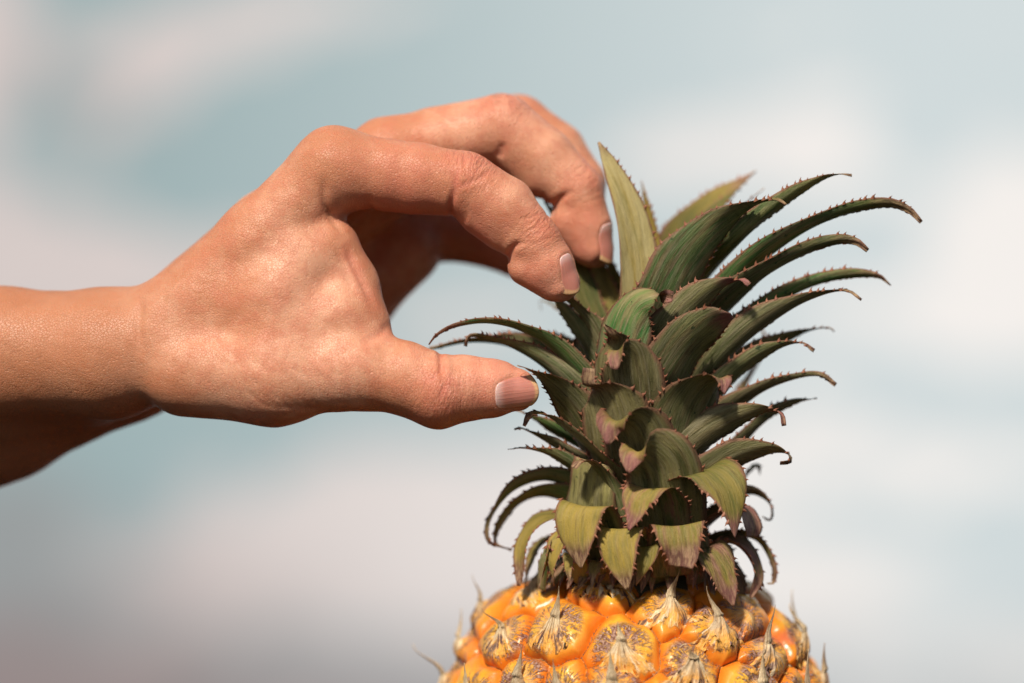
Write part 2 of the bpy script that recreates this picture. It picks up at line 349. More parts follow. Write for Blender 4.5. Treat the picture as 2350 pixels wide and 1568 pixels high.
# ================================================================== PINEAPPLE
AX, AD = 1452.0, 255.0            # axis of the pineapple
axis0 = P(AX, 1850, AD)
pine = bpy.data.objects.new('pineapple', None); COL.objects.link(pine)
fbase = P(AX, 2380, AD); pine.location = fbase.tolist()
pine['label'] = 'small orange pineapple with a spiky green crown, cut off by the bottom of the picture'
pine['category'] = 'pineapple'
PB = fbase
def pmesh(name, V, F, mat, attrs=None, parent=None):
    return mesh_obj(name, np.asarray(V) - PB, F, mat, pine if parent is None else parent, attrs)

# ---- fruit body: surface of revolution with superellipse profile
FA, FB, FE, FY = 452.0, 540.0, 2.75, 1850.0
fs = (D + AD * S) / D * S
prof_phi = np.linspace(0, math.pi, 2000)
pr = FA * np.sign(np.sin(prof_phi)) * np.abs(np.sin(prof_phi)) ** (2 / FE); pz = FB * np.sign(np.cos(prof_phi)) * np.abs(np.cos(prof_phi)) ** (2 / FE)
arc = np.concatenate([[0], np.cumsum(np.hypot(np.diff(pr), np.diff(pz)))])
fc = P(AX, FY, AD)
def base_surf(th, s):         # th: 0 faces the camera, positive to the right; s: arc length from the top
    r = np.interp(s, arc, pr); z = np.interp(s, arc, pz)
    e = 2.0
    r1 = np.interp(s + e, arc, pr); r0 = np.interp(s - e, arc, pr); z1 = np.interp(s + e, arc, pz); z0 = np.interp(s - e, arc, pz)
    tr, tz = r1 - r0, z1 - z0; l = np.hypot(tr, tz) + 1e-9; nr, nz = -tz / l, tr / l
    sx, cx = np.sin(th), -np.cos(th)
    pos = np.stack([r * sx, r * cx, z], -1); nrm = np.stack([nr * sx, nr * cx, nz], -1)
    return pos, nrm
def th_s_from_px(x, y):
    z = (784 - y) * S * 1.0
    # solve on the visible front by stepping
    best = None
    S_ = np.linspace(60, arc[-1] * 0.5, 260); T_ = np.linspace(-1.55, 1.55, 260)
    SS, TT = np.meshgrid(S_, T_); pos, nn = base_surf(TT, SS)
    W_ = pos * fs + fc
    d = W_[..., 1]; f = (D + d) / D; X = W_[..., 0] / S / f + 1175; Y = 784 - (W_[..., 2] - CZ) / S / f
    q = (X - x) ** 2 + (Y - y) ** 2 + np.where(nn[..., 1] < 0.15, 0, 1e7)
    i = np.unravel_index(np.argmin(q), q.shape)
    return TT[i], SS[i]
front_eyes = [(1382, 1352, 70), (1537, 1395, 120), (1275, 1445, 108), (1425, 1490, 38), (1588, 1530, 70), (1163, 1462, 90),
              (1644, 1445, 98), (1756, 1495, 105), (1704, 1425, 0), (1825, 1475, 80), (1112, 1400, 80), (1228, 1362, 45),
              (1197, 1570, 60), (1030, 1560, 95), (1400, 1580, 60), (1865, 1560, 60), (1735, 1590, 70), (1060, 1480, 60), (1290, 1600, 60), (1530, 1640, 50)]
seeds = []
for (x, y, l) in front_eyes:
    th, s = th_s_from_px(x, y); seeds.append((th, s, l))
def eye3(th, s): return base_surf(np.array(th), np.array(s))[0]
pts3 = [eye3(a[0], a[1]) for a in seeds]
SP = 152.0
k = 0; s = 150.0; rows = 0
while s < arc[-1] - 120:
    r = float(np.interp(s, arc, pr)); n = max(5, int(round(2 * math.pi * r / (SP * 1.08))))
    for i in range(n):
        th = 2 * math.pi * (i + 0.5 * (rows % 2)) / n + rows * 0.13 + random.uniform(-.04, .04)
        th = (th + math.pi) % (2 * math.pi) - math.pi
        p = eye3(th, s + random.uniform(-8, 8))
        if all(np.linalg.norm(p - q) > SP * 0.78 for q in pts3):
            seeds.append((th, s, random.choice([0, 60, 75, 90]) if s < 700 else 50)); pts3.append(p)
    s += SP * 0.87; rows += 1
pts3 = np.array(pts3)
rng = np.random.RandomState(3)
eye_w = rng.uniform(-13, 13, len(pts3)); eye_h = rng.uniform(0.75, 1.25, len(pts3)); eye_seed = rng.uniform(0, 1, len(pts3))
eye_n = np.array([base_surf(np.array(a[0]), np.array(a[1]))[1] for a in seeds])
up_ = np.array([0, 0, 1.0])
eye_u = norm(np.cross(up_, eye_n)); eye_v = np.cross(eye_n, eye_u)
def lumps(p, f, sd=0.0):
    return (np.sin(p[..., 0] * f + 1.3 + sd) * np.sin(p[..., 1] * f * 1.1 + 0.7) + np.sin(p[..., 2] * f * 0.9 + 2.1 + sd * 2) * np.sin(p[..., 0] * f * 1.7 + .3)) * 0.5
def fruit_surf(th, s):
    pos, nrm = base_surf(th, s)
    sh = pos.shape[:-1]; pf = pos.reshape(-1, 3)
    d1 = np.empty(len(pf)); d2 = np.empty(len(pf)); idx = np.empty(len(pf), int)
    for a in range(0, len(pf), 40000):
        q = pf[a:a + 40000]
        q = q + lumps(q, 0.055)[:, None] * 11 * np.array([1, 0.7, 0.6])
        dd = np.sqrt(((q[:, None, :] - pts3[None]) ** 2).sum(-1)) + eye_w[None]
        part = np.argpartition(dd, 1, axis=1)[:, :2]
        e1 = dd[np.arange(len(q)), part[:, 0]]; e2 = dd[np.arange(len(q)), part[:, 1]]
        d1[a:a + 40000] = np.minimum(e1, e2); d2[a:a + 40000] = np.maximum(e1, e2); idx[a:a + 40000] = dd.argmin(1)
    bd = np.clip((d2 - d1) / 2 / (SP / 2), 0, 1)                       # 0 at the groove, 1 at the centre
    rel = pf - pts3[idx]
    u = (rel * eye_u[idx]).sum(-1) / (SP / 2); v = (rel * eye_v[idx]).sum(-1) / (SP / 2)
    dome = 1 - np.exp(-bd / 0.11)
    round_ = np.sqrt(np.clip(1 - np.clip(1 - bd, 0, 1) ** 2, 0, 1))
    h = (dome * 18 + round_ * 17) * eye_h[idx]
    h += dome * (5 * np.exp(-((u) ** 2 / 0.012 + np.clip(v - 0.1, 0, 9) ** 2 / 0.02 + np.clip(-v - 0.7, 0, 9) ** 2 / 0.02)))      # keel under the bract
    h += dome * lumps(pf, 0.09, eye_seed[idx] * 6) * 3.2
    r_ = np.hypot(u, v); h -= dome * 5 * np.exp(-((r_ - 0.38) / 0.10) ** 2) * (v > -0.2)
    pos2 = pf + nrm.reshape(-1, 3) * (h - 18)[:, None]
    return pos2.reshape(*sh, 3), nrm, idx.reshape(sh), u.reshape(sh), v.reshape(sh), bd.reshape(sh)
nth, ns_ = 960, 430
smax = arc[-1] - 1
ss1 = np.concatenate([np.linspace(1, 900, 330), np.linspace(905, smax, 100)])
T_, S2 = np.meshgrid(np.linspace(-math.pi, math.pi, nth, endpoint=False), ss1, indexing='ij')
pos, nrm, idx, U, V_, BD = fruit_surf(T_, S2)
FV = (pos * fs + fc).reshape(-1, 3)
ii = np.arange(nth * len(ss1)).reshape(nth, len(ss1))
q = np.stack([ii, np.roll(ii, -1, 0), np.roll(np.roll(ii, -1, 0), -1, 1), np.roll(ii, -1, 1)], -1)[:, :-1].reshape(-1, 4)
q = q[:, ::-1]
fidx = idx.reshape(-1)[q[:, 0]]
eyeA = np.stack([U.reshape(-1), V_.reshape(-1), BD.reshape(-1)], 1); seedA = eye_seed[idx.reshape(-1)]
def sub(faces):
    vs, inv = np.unique(faces, return_inverse=True)
    return vs, inv.reshape(faces.shape)
indiv = []
for k in range(len(pts3)):
    th, s, l = seeds[k]
    W_ = pts3[k] * fs + fc
    X, Y, dd_ = unproj(W_[None])
    if Y[0] < 1720 and abs(th) < 1.75: indiv.append(k)
fr_objs = {}
for k in indiv:
    f_ = q[fidx == k]
    if len(f_) == 0: continue
    vs, fi = sub(f_)
    fr_objs[k] = pmesh('fruitlet', FV[vs], fi, MAT_FRUIT, {'eye': eyeA[vs], 'seed': seedA[vs]})
rest = q[~np.isin(fidx, indiv)]
vs, fi = sub(rest)
ro = pmesh('lower_fruitlets', FV[vs], fi, MAT_FRUIT, {'eye': eyeA[vs], 'seed': seedA[vs]}); ro['kind'] = 'stuff'

# ---- bracts with their spikes
spike_tips = {0: None, 1: (1560, 1303, -150), 2: (1282, 1345, -150), 5: (1105, 1395, -60), 6: (1622, 1345, -130), 7: (1780, 1388, -40),
              9: (1812, 1385, 170), 10: (1083, 1318, 130), 13: (947, 1478, 90), 4: (1584, 1490, -330)}
def make_bract(k, par):
    th, s, L = seeds[k]
    if L == 0: return
    r = random.Random(k * 13 + 5)
    R = SP / 2
    rr = float(np.interp(s, arc, pr))
    na, nb1, nb2 = 25, 12, 14
    rows_ = []; att = []
    apex = None
    vlo = -0.78 + r.uniform(-.08, .1); vhi = 0.12
    wid = r.uniform(0.42, 0.95); skew = r.uniform(-.3, .3); rag = r.uniform(.06, .2); amp = r.uniform(.6, 2.2); fq = r.uniform(8, 16)
    for b_ in range(nb1):
        t = b_ / (nb1 - 1)
        a = np.linspace(-1, 1, na)
        vv = vlo + (vhi - vlo) * t + (np.abs(a) ** 2) * 0.22 * (1 - t)
        ragged = np.array([r.uniform(-1, 1) * rag for _ in a]) * (1 - t)
        wl = wid * 1.15 * (1 - t) ** 1.25 + 0.15
        uu = a * wl + skew * (1 - t) ** 2 + .05 * math.sin(k)
        thv = th + uu * R / max(rr, 60); sv = s - (vv + ragged) * R
        pos_, nrm_, *_ = fruit_surf(thv, sv)
        pos0, nrm0 = pos_, nrm_
        lift = 0.6 + 5 * t ** 2.5 + np.array([r.uniform(-.6, .6) for _ in a]) + 4 * (1 - np.abs(a)) * t - 4.5 * (np.abs(a) > .93) + amp * np.sin(a * fq + k) * (0.3 + t) + 3.0 * max(0, rag - .1) * 10 * np.clip(np.abs(a) - .6, 0, 1) * (1 - t)
        rows_.append((pos0 + nrm0 * lift[:, None]) * fs + fc)
        att.append(np.stack([np.full(na, t * 0.6), a, np.full(na, eye_seed[k])], 1))
    apex = rows_[-1].mean(0); n0 = eye_n[k]
    if spike_tips.get(k) is not None:
        tx, ty, _ = spike_tips[k]; ad_ = unproj(apex[None])[2][0]
        tip = P(tx, ty, ad_ - 12)
    else:
        tip = apex + (n0 * 0.30 + eye_v[k] * 0.7 + up_ * 0.35 + eye_u[k] * r.uniform(-.25, .25)) * L * fs
    Lw = np.linalg.norm(tip - apex)
    c1 = apex + (n0 * 0.16 + eye_v[k] * 0.8) * Lw * 0.4
    c2 = tip - (up_ * 0.85 + n0 * 0.1) * Lw * 0.35
    wdir = norm(rows_[-1][-1] - rows_[-1][0]); wl0 = np.linalg.norm(rows_[-1][-1] - rows_[-1][0]) / 2
    for b_ in range(1, nb2):
        t = b_ / (nb2 - 1)
        c = (1 - t) ** 3 * apex + 3 * (1 - t) ** 2 * t * c1 + 3 * (1 - t) * t * t * c2 + t ** 3 * tip
        wl = wl0 * max(0.03, (1 - t) ** 1.7 * 0.75 + 0.22 * (1 - t)) * 1.25 * (1 + 0.10 * math.sin(b_ * 2.3 + k))
        a = np.linspace(-1, 1, na)
        fold = norm(np.cross(wdir, tip - apex))
        if np.dot(fold, n0) < 0: fold = -fold
        rows_.append(c + wdir * (a * wl)[:, None] + fold * ((1 - a * a) * wl * 0.8)[:, None])
        att.append(np.stack([np.full(na, 0.6 + t * 0.4), a, np.full(na, eye_seed[k])], 1))
    A = np.array(rows_); nr_ = len(rows_)
    # give it a thickness: second layer pushed inwards
    cen = A.mean(axis=1, keepdims=True)
    B = A - n0 * 1.6 * fs
    Vt = np.concatenate([A.reshape(-1, 3), B.reshape(-1, 3)]); at = np.concatenate([np.array(att).reshape(-1, 3)] * 2)
    g = np.arange(nr_ * na).reshape(nr_, na); n_ = nr_ * na
    F = np.stack([g[:-1, :-1], g[:-1, 1:], g[1:, 1:], g[1:, :-1]], -1).reshape(-1, 4)
    F2 = F[:, ::-1] + n_
    rim = []
    loop = list(g[0, :]) + list(g[1:, -1]) + list(g[-1, -2::-1]) + list(g[-2:0:-1, 0])
    for i in range(len(loop)):
        a_, b2 = loop[i], loop[(i + 1) % len(loop)]; rim.append((b2, a_, a_ + n_, b2 + n_))
    Fa = np.concatenate([F, F2, np.array(rim)])
    mesh_obj('bract', Vt - PB, Fa, MAT_BRACT, par, {'tsv': at})
for k in indiv:
    if k in fr_objs: make_bract(k, fr_objs[k])

# ---- crown stem
def lathe(prof, ax, ad, n=40):
    V, F = [], []
    for (y, r) in prof:
        c = P(ax, y, ad)
        for i in range(n):
            a = 2 * math.pi * i / n; V.append(c + np.array([math.cos(a), math.sin(a), 0]) * r * fs)
    for j in range(len(prof) - 1):
        for i in range(n):
            a, b_ = j * n + i, j * n + (i + 1) % n; F.append((a, b_, b_ + n, a + n))
    return V, F
Vs, Fs = lathe([(1400, 150), (1340, 165), (1280, 140), (1200, 118), (1050, 112), (900, 95), (780, 60), (720, 10)], 1462, 200.0)
pmesh('crown_stem', Vs, Fs, MAT_STEM)

# ---- leaves
def leaf(pts, width, az=None, roll=0.0, curl=0.9, yel=0.0, dry=0.0, tip=0.06, pink=0.0, grn=0.4, wprof=None, twist=0.0, teeth=1.0, thick=5.0, seed=None, rolltip=None, wob=1.0, bare=0):
    global leaf_n
    leaf_n += 1
    rd = random.Random(leaf_n * 7 + 1)
    pts = [(x, y, d * 0.55 if d < 0 else d) for x, y, d in pts]
    W = PV(pts); n = 46; m = 13
    C = catmull(W, n)
    T = norm(np.gradient(C, axis=0))
    fcx = P(1460, 900, AD)
    if az is None:
        hd = W[-1] - fcx; az = math.degrees(math.atan2(hd[0], -hd[1]))     # 0 = towards the camera, 90 = right
    a = math.radians(az); h = np.array([math.sin(a), -math.cos(a), 0.0])
    W0 = np.cross(up_, h)
    wd = norm(W0[None] - T * (T @ W0)[:, None])
    for i in range(1, n):                               # keep the frame from flipping
        v = wd[i - 1] - T[i] * np.dot(T[i], wd[i - 1]); v = v / np.linalg.norm(v)
        wd[i] = v * 0.5 + wd[i] * 0.5 if np.dot(v, wd[i]) > 0 else v
        wd[i] = wd[i] / np.linalg.norm(wd[i])
    nn = np.cross(T, wd)
    sg = -1.0 if W0[1] > 0 else 1.0
    tt = np.linspace(0, 1, n)
    rl = (roll + ((rolltip if rolltip is not None else roll) - roll) * tt ** 1.5) * sg + twist * tt ** 2
    c, s_ = np.cos(rl)[:, None], np.sin(rl)[:, None]
    wd, nn = wd * c + nn * s_, nn * c - wd * s_
    if wprof is None:
        wp = np.where(tt < 0.25, 0.86 + 0.14 * (tt / 0.25), 1.0) * (1 - np.clip((tt - 0.25) / 0.75, 0, 1) ** 1.3) ** 0.95
        wp = np.maximum(wp, 0.022) * (1 + 0.05 * np.sin(tt * 23 + leaf_n) * wob)
    else: wp = np.interp(tt, [p[0] for p in wprof], [p[1] for p in wprof])
    ww = width * wp * S
    ss = np.linspace(-1, 1, m)
    cu = np.maximum(curl * (0.75 + 0.25 * np.sin(tt * 3 + leaf_n)), 0.05) * (1 - 0.35 * tt)
    R = ww / 2 / cu
    L = np.linalg.norm(np.diff(C, axis=0), axis=1).sum()
    cum = np.concatenate([[0], np.cumsum(np.linalg.norm(np.diff(C, axis=0), axis=1))]) * 1000
    ph = rd.uniform(0, 6)
    off = lambda sgn: None
    ang = cu[:, None] * ss[None]
    wig = wob * ((ss[None] ** 2) * np.sin(tt[:, None] * 11 + ph + ss[None] * 1.3) * 4.0 + np.sin(tt[:, None] * 5 + ph) * ss[None] * 2.0) * S * (width / 100)
    pos = C[:, None] + wd[:, None] * (R[:, None] * np.sin(ang))[..., None] + nn[:, None] * (R[:, None] * (1 - np.cos(ang)) + wig)[..., None]
    locn = nn[:, None] * np.cos(ang)[..., None] - wd[:, None] * np.sin(ang)[..., None]
    th_ = thick * S * (1 - 0.85 * np.abs(ss) ** 3)[None] * (1 - 0.82 * tt)[:, None]
    top = pos + locn * (th_ / 2)[..., None]; bot = pos - locn * (th_ / 2)[..., None]
    g = np.arange(n * m).reshape(n, m); nv = n * m
    F = np.stack([g[:-1, :-1], g[:-1, 1:], g[1:, 1:], g[1:, :-1]], -1).reshape(-1, 4)[:, ::-1]
    F2 = F[:, ::-1] + nv
    loop = list(g[0, :]) + list(g[1:, -1]) + list(g[-1, -2::-1]) + list(g[-2:0:-1, 0])
    # rim gets its own vertices through the lower layer (margin colour hides the seam)
    rim = [(loop[i], loop[(i + 1) % len(loop)], loop[(i + 1) % len(loop)] + nv, loop[i] + nv) for i in range(len(loop))]
    V = [top.reshape(-1, 3), bot.reshape(-1, 3)]
    tg, sgd = np.meshgrid(tt, ss, indexing='ij')
    mmx = (ww[:, None] / 2 * ss[None]) * 1000; mmy = np.repeat(cum[:, None], m, 1)
    sd = leaf_n * 1.37
    tsv = [np.stack([tg.ravel(), sgd.ravel(), np.full(nv, x)], 1) for x in (1.0, 0.0)]
    luv = [np.stack([mmx.ravel(), mmy.ravel(), np.full(nv, sd)], 1)] * 2
    tooth = [np.zeros(nv * 2)]
    Fl = [F, F2, np.array(rim)]
    base = nv * 2
    if teeth > 0:                                      # hooked marginal teeth
        step = 17.0 * S * 1000; pos_mm = rd.uniform(0.1, 1.0) * step + cum[-1] * 0.10
        TV, TF, TA, TL = [], [], [], []
        while pos_mm < cum[-1] * 0.955:
            for e in (-1, 1):
                if rd.random() < 0.10 or e == bare: continue
                p_mm = pos_mm + rd.uniform(-.25, .25) * step
                x = np.interp(p_mm, cum, np.arange(n)); i = int(min(x, n - 2)); fr = x - i
                j = 0 if e < 0 else m - 1
                c0 = pos[i, j] * (1 - fr) + pos[i + 1, j] * fr
                t_ = T[i]; o_ = norm((wd[i] * np.cos(cu[i]) + nn[i] * math.sin(cu[i]) * e) * e) if True else None
                o_ = norm(wd[i] * e * np.cos(cu[i]) + nn[i] * math.sin(cu[i]))
                n_ = np.cross(t_, o_)
                sz = rd.choice([0.5, 0.8, 0.95, 1.1, 1.25]) * rd.uniform(.85, 1.1) * 7.6 * S * teeth * (0.75 if ww[i] < 22 * S else 1.0)
                b0 = c0 - t_ * sz * 0.75 - o_ * sz * .22; b1 = c0 + t_ * sz * 0.45 - o_ * sz * .22
                mid0 = c0 + o_ * sz * 0.5 - t_ * sz * .12; mid1 = c0 + o_ * sz * 0.42 + t_ * sz * .30
                tipp = c0 + o_ * sz * 0.98 + t_ * sz * 0.75
                hw = n_ * sz * 0.17
                q0 = len(TV)
                TV += [b0 + hw, b1 + hw, b1 - hw, b0 - hw, mid0 + hw * .7, mid1 + hw * .7, mid1 - hw * .7, mid0 - hw * .7, tipp, tipp, tipp, tipp]
                for (aa, bb) in ((0, 4), (4, 8)):
                    for z in range(4):
                        TF.append((base + q0 + aa + z, base + q0 + aa + (z + 1) % 4, base + q0 + bb + (z + 1) % 4, base + q0 + bb + z))
                TA += [(tt[i], e, 0)] * 12; TL += [(e * 5, p_mm, sd)] * 12
            pos_mm += step * rd.uniform(0.75, 1.3)
        if TV:
            V.append(np.array(TV)); tsv.append(np.array(TA, float)); luv.append(np.array(TL, float)); tooth.append(np.ones(len(TV))); Fl.append(np.array(TF))
    V = np.concatenate(V); tsv = np.concatenate(tsv); luv = np.concatenate(luv); tooth = np.concatenate(tooth); Fa = np.concatenate(Fl)
    k = len(V)
    tint = np.stack([np.full(k, yel), np.full(k, dry), np.full(k, tip)], 1)
    tint2 = np.stack([tooth, np.full(k, pink), np.full(k, grn)], 1)
    return pmesh('leaf', V, Fa, MAT_LEAF, {'tsv': tsv, 'luv': luv, 'tint': tint, 'tintb': tint2})
leaf_n = 0
A = 195.0
# right-hand group, sweeping up and out
leaf([(1540, 800, A), (1600, 660, A - 20), (1690, 555, 20), (1790, 468, 10), (1870, 418, 0), (1920, 400, 0), (1955, 403, 0)], 118, az=75, roll=0.42, curl=1.30, grn=.5, tip=.05, yel=.25)
leaf([(1560, 850, A), (1640, 720, 90), (1720, 615, 30), (1820, 540, 0), (1930, 490, -10), (2030, 468, -10), (2085, 482, -10), (2115, 510, -10)], 120, az=70, roll=0.42, curl=1.30, grn=.9, tip=.12, yel=.15)
leaf([(1540, 900, A - 20), (1620, 745, 60), (1720, 648, 0), (1840, 580, -20), (1920, 553, -25), (1965, 556, -25), (1992, 575, -25)], 132, az=66, roll=0.42, curl=1.30, grn=.4, tip=.09, yel=.08)
leaf([(1480, 800, 60), (1525, 690, 0), (1575, 595, -40), (1650, 515, -70), (1730, 470, -90), (1780, 460, -100), (1803, 472, -105)], 168, az=42, roll=0.30, curl=0.85, grn=.6, tip=.05, yel=.10)
leaf([(1470, 880, 40), (1530, 775, -40), (1590, 700, -90), (1650, 655, -120), (1700, 643, -135), (1718, 655, -140)], 140, az=40, roll=0.35, curl=0.9, grn=.2, tip=.14, pink=.9)
leaf([(1560, 960, A), (1640, 830, 110), (1730, 730, 90), (1830, 668, 80), (1930, 636, 75), (2010, 633, 75), (2045, 655, 75)], 112, az=72, roll=0.42, curl=1.30, grn=.9, tip=.09)
leaf([(1560, 980, A - 30), (1640, 850, 50), (1730, 757, 10), (1820, 700, 0), (1900, 672, 0), (1945, 670, 0), (1976, 690, 0)], 136, az=68, roll=0.42, curl=1.30, grn=.25, tip=.10)
leaf([(1470, 980, 40), (1520, 880, -40), (1570, 800, -90), (1630, 745, -130), (1680, 724, -150)], 185, az=38, roll=0.20, curl=0.85, grn=.35, tip=.10, pink=.9, yel=.05, wprof=[(0, .9), (.35, 1), (.7, .78), (.92, .42), (1, .12)])
leaf([(1600, 900, A + 30), (1680, 840, 160), (1760, 795, 160), (1850, 760, 160), (1900, 753, 160), (1914, 762, 160)], 84, az=80, roll=0.5, curl=0.9, grn=.3, tip=.08)
leaf([(1560, 1020, A - 20), (1640, 905, 70), (1715, 835, 30), (1780, 798, 20), (1835, 787, 15), (1868, 806, 15)], 108, az=66, roll=0.42, curl=1.30, grn=.4, tip=.12, yel=.1)
leaf([(1580, 1060, A), (1660, 960, 100), (1740, 900, 60), (1820, 870, 50), (1880, 863, 50), (1918, 884, 50)], 108, az=72, roll=0.42, curl=1.30, grn=.1, tip=.10)
leaf([(1640, 1100, A + 10), (1700, 1020, 130), (1760, 960, 120), (1820, 925, 110), (1875, 914, 110)], 80, az=80, roll=0.45, curl=0.9, grn=.15, tip=.09)
leaf([(1500, 1120, 30), (1560, 1050, -40), (1630, 990, -70), (1700, 955, -80), (1755, 942, -85), (1790, 950, -85), (1798, 978, -85)], 132, az=52, roll=0.62, curl=0.95, grn=.1, tip=.14, pink=.8)
leaf([(1560, 1160, 60), (1620, 1095, 0), (1690, 1050, -20), (1760, 1033, -25), (1805, 1040, -25), (1812, 1058, -30), (1790, 1062, -35)], 128, az=62, roll=0.55, curl=0.9, grn=.15, tip=.13, yel=.1)
leaf([(1540, 1100, 0), (1560, 1000, -70), (1585, 925, -130), (1625, 878, -180), (1655, 870, -215), (1660, 905, -235)], 190, az=30, roll=0.1, curl=0.85, grn=.25, tip=.12, pink=.9, yel=.08, wprof=[(0, .8), (.3, 1), (.65, .85), (.85, .42), (1, .08)])
# recurved leaves low on the right
leaf([(1530, 1180, 20), (1570, 1110, -50), (1620, 1082, -120), (1660, 1110, -160), (1680, 1165, -175), (1688, 1235, -170)], 150, az=35, roll=-0.25, curl=0.45, yel=.30, grn=.6, dry=.15, tip=.14, pink=.6, wprof=[(0, .8), (.35, 1), (.6, .85), (.85, .36), (1, .03)])
leaf([(1620, 1190, A), (1680, 1150, 140), (1725, 1132, 150), (1765, 1155, 150), (1768, 1190, 145), (1750, 1185, 140)], 78, az=80, roll=0.3, curl=1.0, dry=.55, tip=.25, yel=.5)
leaf([(1600, 1270, A), (1680, 1235, 130), (1735, 1240, 130), (1768, 1290, 125), (1775, 1335, 120), (1760, 1340, 118)], 96, az=75, roll=0.25, curl=1.0, yel=.7, tip=.25)
leaf([(1600, 1280, 90), (1670, 1245, 60), (1715, 1270, 50), (1738, 1320, 50), (1722, 1372, 45)], 112, az=65, roll=-0.1, curl=.8, dry=.6, pink=.5, tip=.25)
leaf([(1570, 1290, 40), (1620, 1265, -60), (1650, 1300, -105), (1668, 1345, -115), (1682, 1392, -110)], 135, az=35, roll=-0.2, curl=.5, dry=.5, pink=.45, yel=.6, tip=.2)
leaf([(1600, 1230, A - 40), (1660, 1180, 60), (1705, 1170, 40), (1725, 1210, 30), (1722, 1232, 30)], 110, az=70, roll=-.1, curl=.7, dry=.8, pink=.6, tip=.3, wprof=[(0, .9), (.6, 1), (.9, .8), (1, .5)], teeth=.4)
leaf([(1600, 1290, A + 10), (1650, 1275, 100), (1690, 1320, 90), (1705, 1385, 90)], 110, az=65, roll=-.1, curl=.8, dry=.7, yel=.4, tip=.2)
leaf([(1650, 1160, A + 60), (1690, 1120, 230), (1735, 1070, 240), (1745, 1090, 240)], 60, az=95, roll=.3, curl=.9, dry=.3)
leaf([(1640, 1000, A + 80), (1720, 870, 330), (1760, 790, 350), (1745, 750, 350)], 60, az=120, roll=.2, dry=.7, yel=.5, tip=.25)
# centre top
leaf([(1475, 860, 110), (1470, 740, 90), (1466, 610, 80), (1444, 490, 75), (1405, 390, 70), (1374, 326, 70)], 118, az=188, roll=0.25, curl=0.5, bare=1, yel=1.9, grn=.2, tip=.02, wprof=[(0, .9), (.3, 1), (.5, .92), (.7, .66), (.88, .32), (1, .04)])
leaf([(1510, 860, 210), (1512, 700, 240), (1500, 550, 250), (1472, 415, 250)], 84, az=170, roll=.3, curl=.6, yel=.7, grn=.7, tip=.05)
leaf([(1520, 800, 230), (1528, 660, 290), (1570, 545, 310), (1640, 462, 320), (1735, 392, 320)], 150, az=165, roll=-.2, curl=.9, yel=.30, grn=1.0, tip=.10, pink=.3)
leaf([(1600, 700, 200), (1640, 580, 220), (1690, 490, 225), (1755, 432, 225)], 60, az=80, roll=.4, yel=.6)
leaf([(1400, 860, 160), (1385, 780, 170), (1350, 690, 180), (1318, 600, 190), (1280, 510, 200), (1235, 440, 200)], 76, az=-160, roll=.0, curl=.7, grn=1.0, yel=.0)
leaf([(1420, 840, 190), (1412, 740, 200), (1380, 640, 215), (1345, 570, 225), (1330, 500, 230)], 70, az=-170, roll=0, curl=.8, yel=.5, grn=.6)
leaf([(1440, 840, 200), (1432, 720, 230), (1405, 620, 240), (1385, 560, 240)], 66, az=175, roll=0, curl=.8, yel=.15, grn=1.0)
leaf([(1400, 900, 60), (1375, 830, 70), (1330, 760, 75), (1285, 700, 80), (1262, 670, 85)], 80, az=-50, roll=.25, curl=.8, grn=.3)
leaf([(1405, 870, 40), (1385, 800, 45), (1355, 740, 45), (1310, 690, 45), (1290, 660, 45)], 84, az=-45, roll=.1, curl=.8, grn=.25, yel=.1, dry=.1)
leaf([(1400, 900, 240), (1350, 800, 300), (1280, 710, 340), (1240, 690, 345), (1242, 712, 345)], 60, az=-110, roll=.2, dry=.4)
leaf([(1530, 800, 230), (1550, 680, 280), (1585, 570, 290), (1635, 490, 295), (1700, 425, 300)], 96, az=168, roll=-.1, curl=.8, yel=0, grn=1.0, tip=.06)
# left-hand group
leaf([(1420, 960, 60), (1345, 880, 30), (1270, 800, 10), (1195, 757, 0), (1120, 741, -10), (1050, 750, -15), (1005, 770, -15), (985, 792, -15)], 104, az=-72, roll=0.4, curl=1.2, grn=1.0, yel=.25, tip=.17, pink=.3, rolltip=-.1)
leaf([(1410, 990, 60), (1330, 905, 40), (1250, 838, 40), (1180, 798, 40), (1115, 776, 40), (1078, 772, 40), (1068, 795, 35)], 112, az=-74, roll=0.42, curl=1.30, grn=.4, tip=.08)
leaf([(1410, 960, 150), (1320, 870, 160), (1200, 800, 160), (1090, 783, 160), (985, 800, 160)], 120, az=-85, roll=0.5, curl=.9, grn=.4, yel=.2, tip=.04)
leaf([(1410, 900, 200), (1340, 830, 240), (1250, 775, 260), (1150, 762, 260)], 92, az=-95, roll=0.5, curl=.9, grn=.8, yel=.4)
leaf([(1430, 1090, 20), (1370, 1010, -25), (1315, 930, -80), (1260, 875, -150), (1215, 848, -195), (1187, 838, -205)], 150, az=-58, roll=0.45, curl=.85, grn=.2, tip=.10, yel=.06)
leaf([(1430, 1110, 0), (1370, 1045, -60), (1310, 990, -80), (1255, 955, -85), (1218, 952, -85), (1202, 978, -85)], 92, az=-60, roll=-0.15, curl=.7, grn=.4, yel=.35, tip=.14)
leaf([(1420, 1080, 110), (1330, 1020, 110), (1250, 975, 110), (1185, 940, 110)], 90, az=-80, roll=.4, curl=.9, grn=.9)
leaf([(1400, 1110, 70), (1320, 1050, 50), (1250, 1010, 45), (1200, 985, 45), (1180, 985, 45)], 70, az=-75, roll=.3, curl=.9, grn=.1, dry=.25, tip=.15)
leaf([(1410, 1150, 60), (1340, 1090, 30), (1270, 1047, 20), (1210, 1030, 15), (1165, 1031, 15)], 82, az=-70, roll=.35, curl=.9, yel=.25, tip=.14, pink=.4)
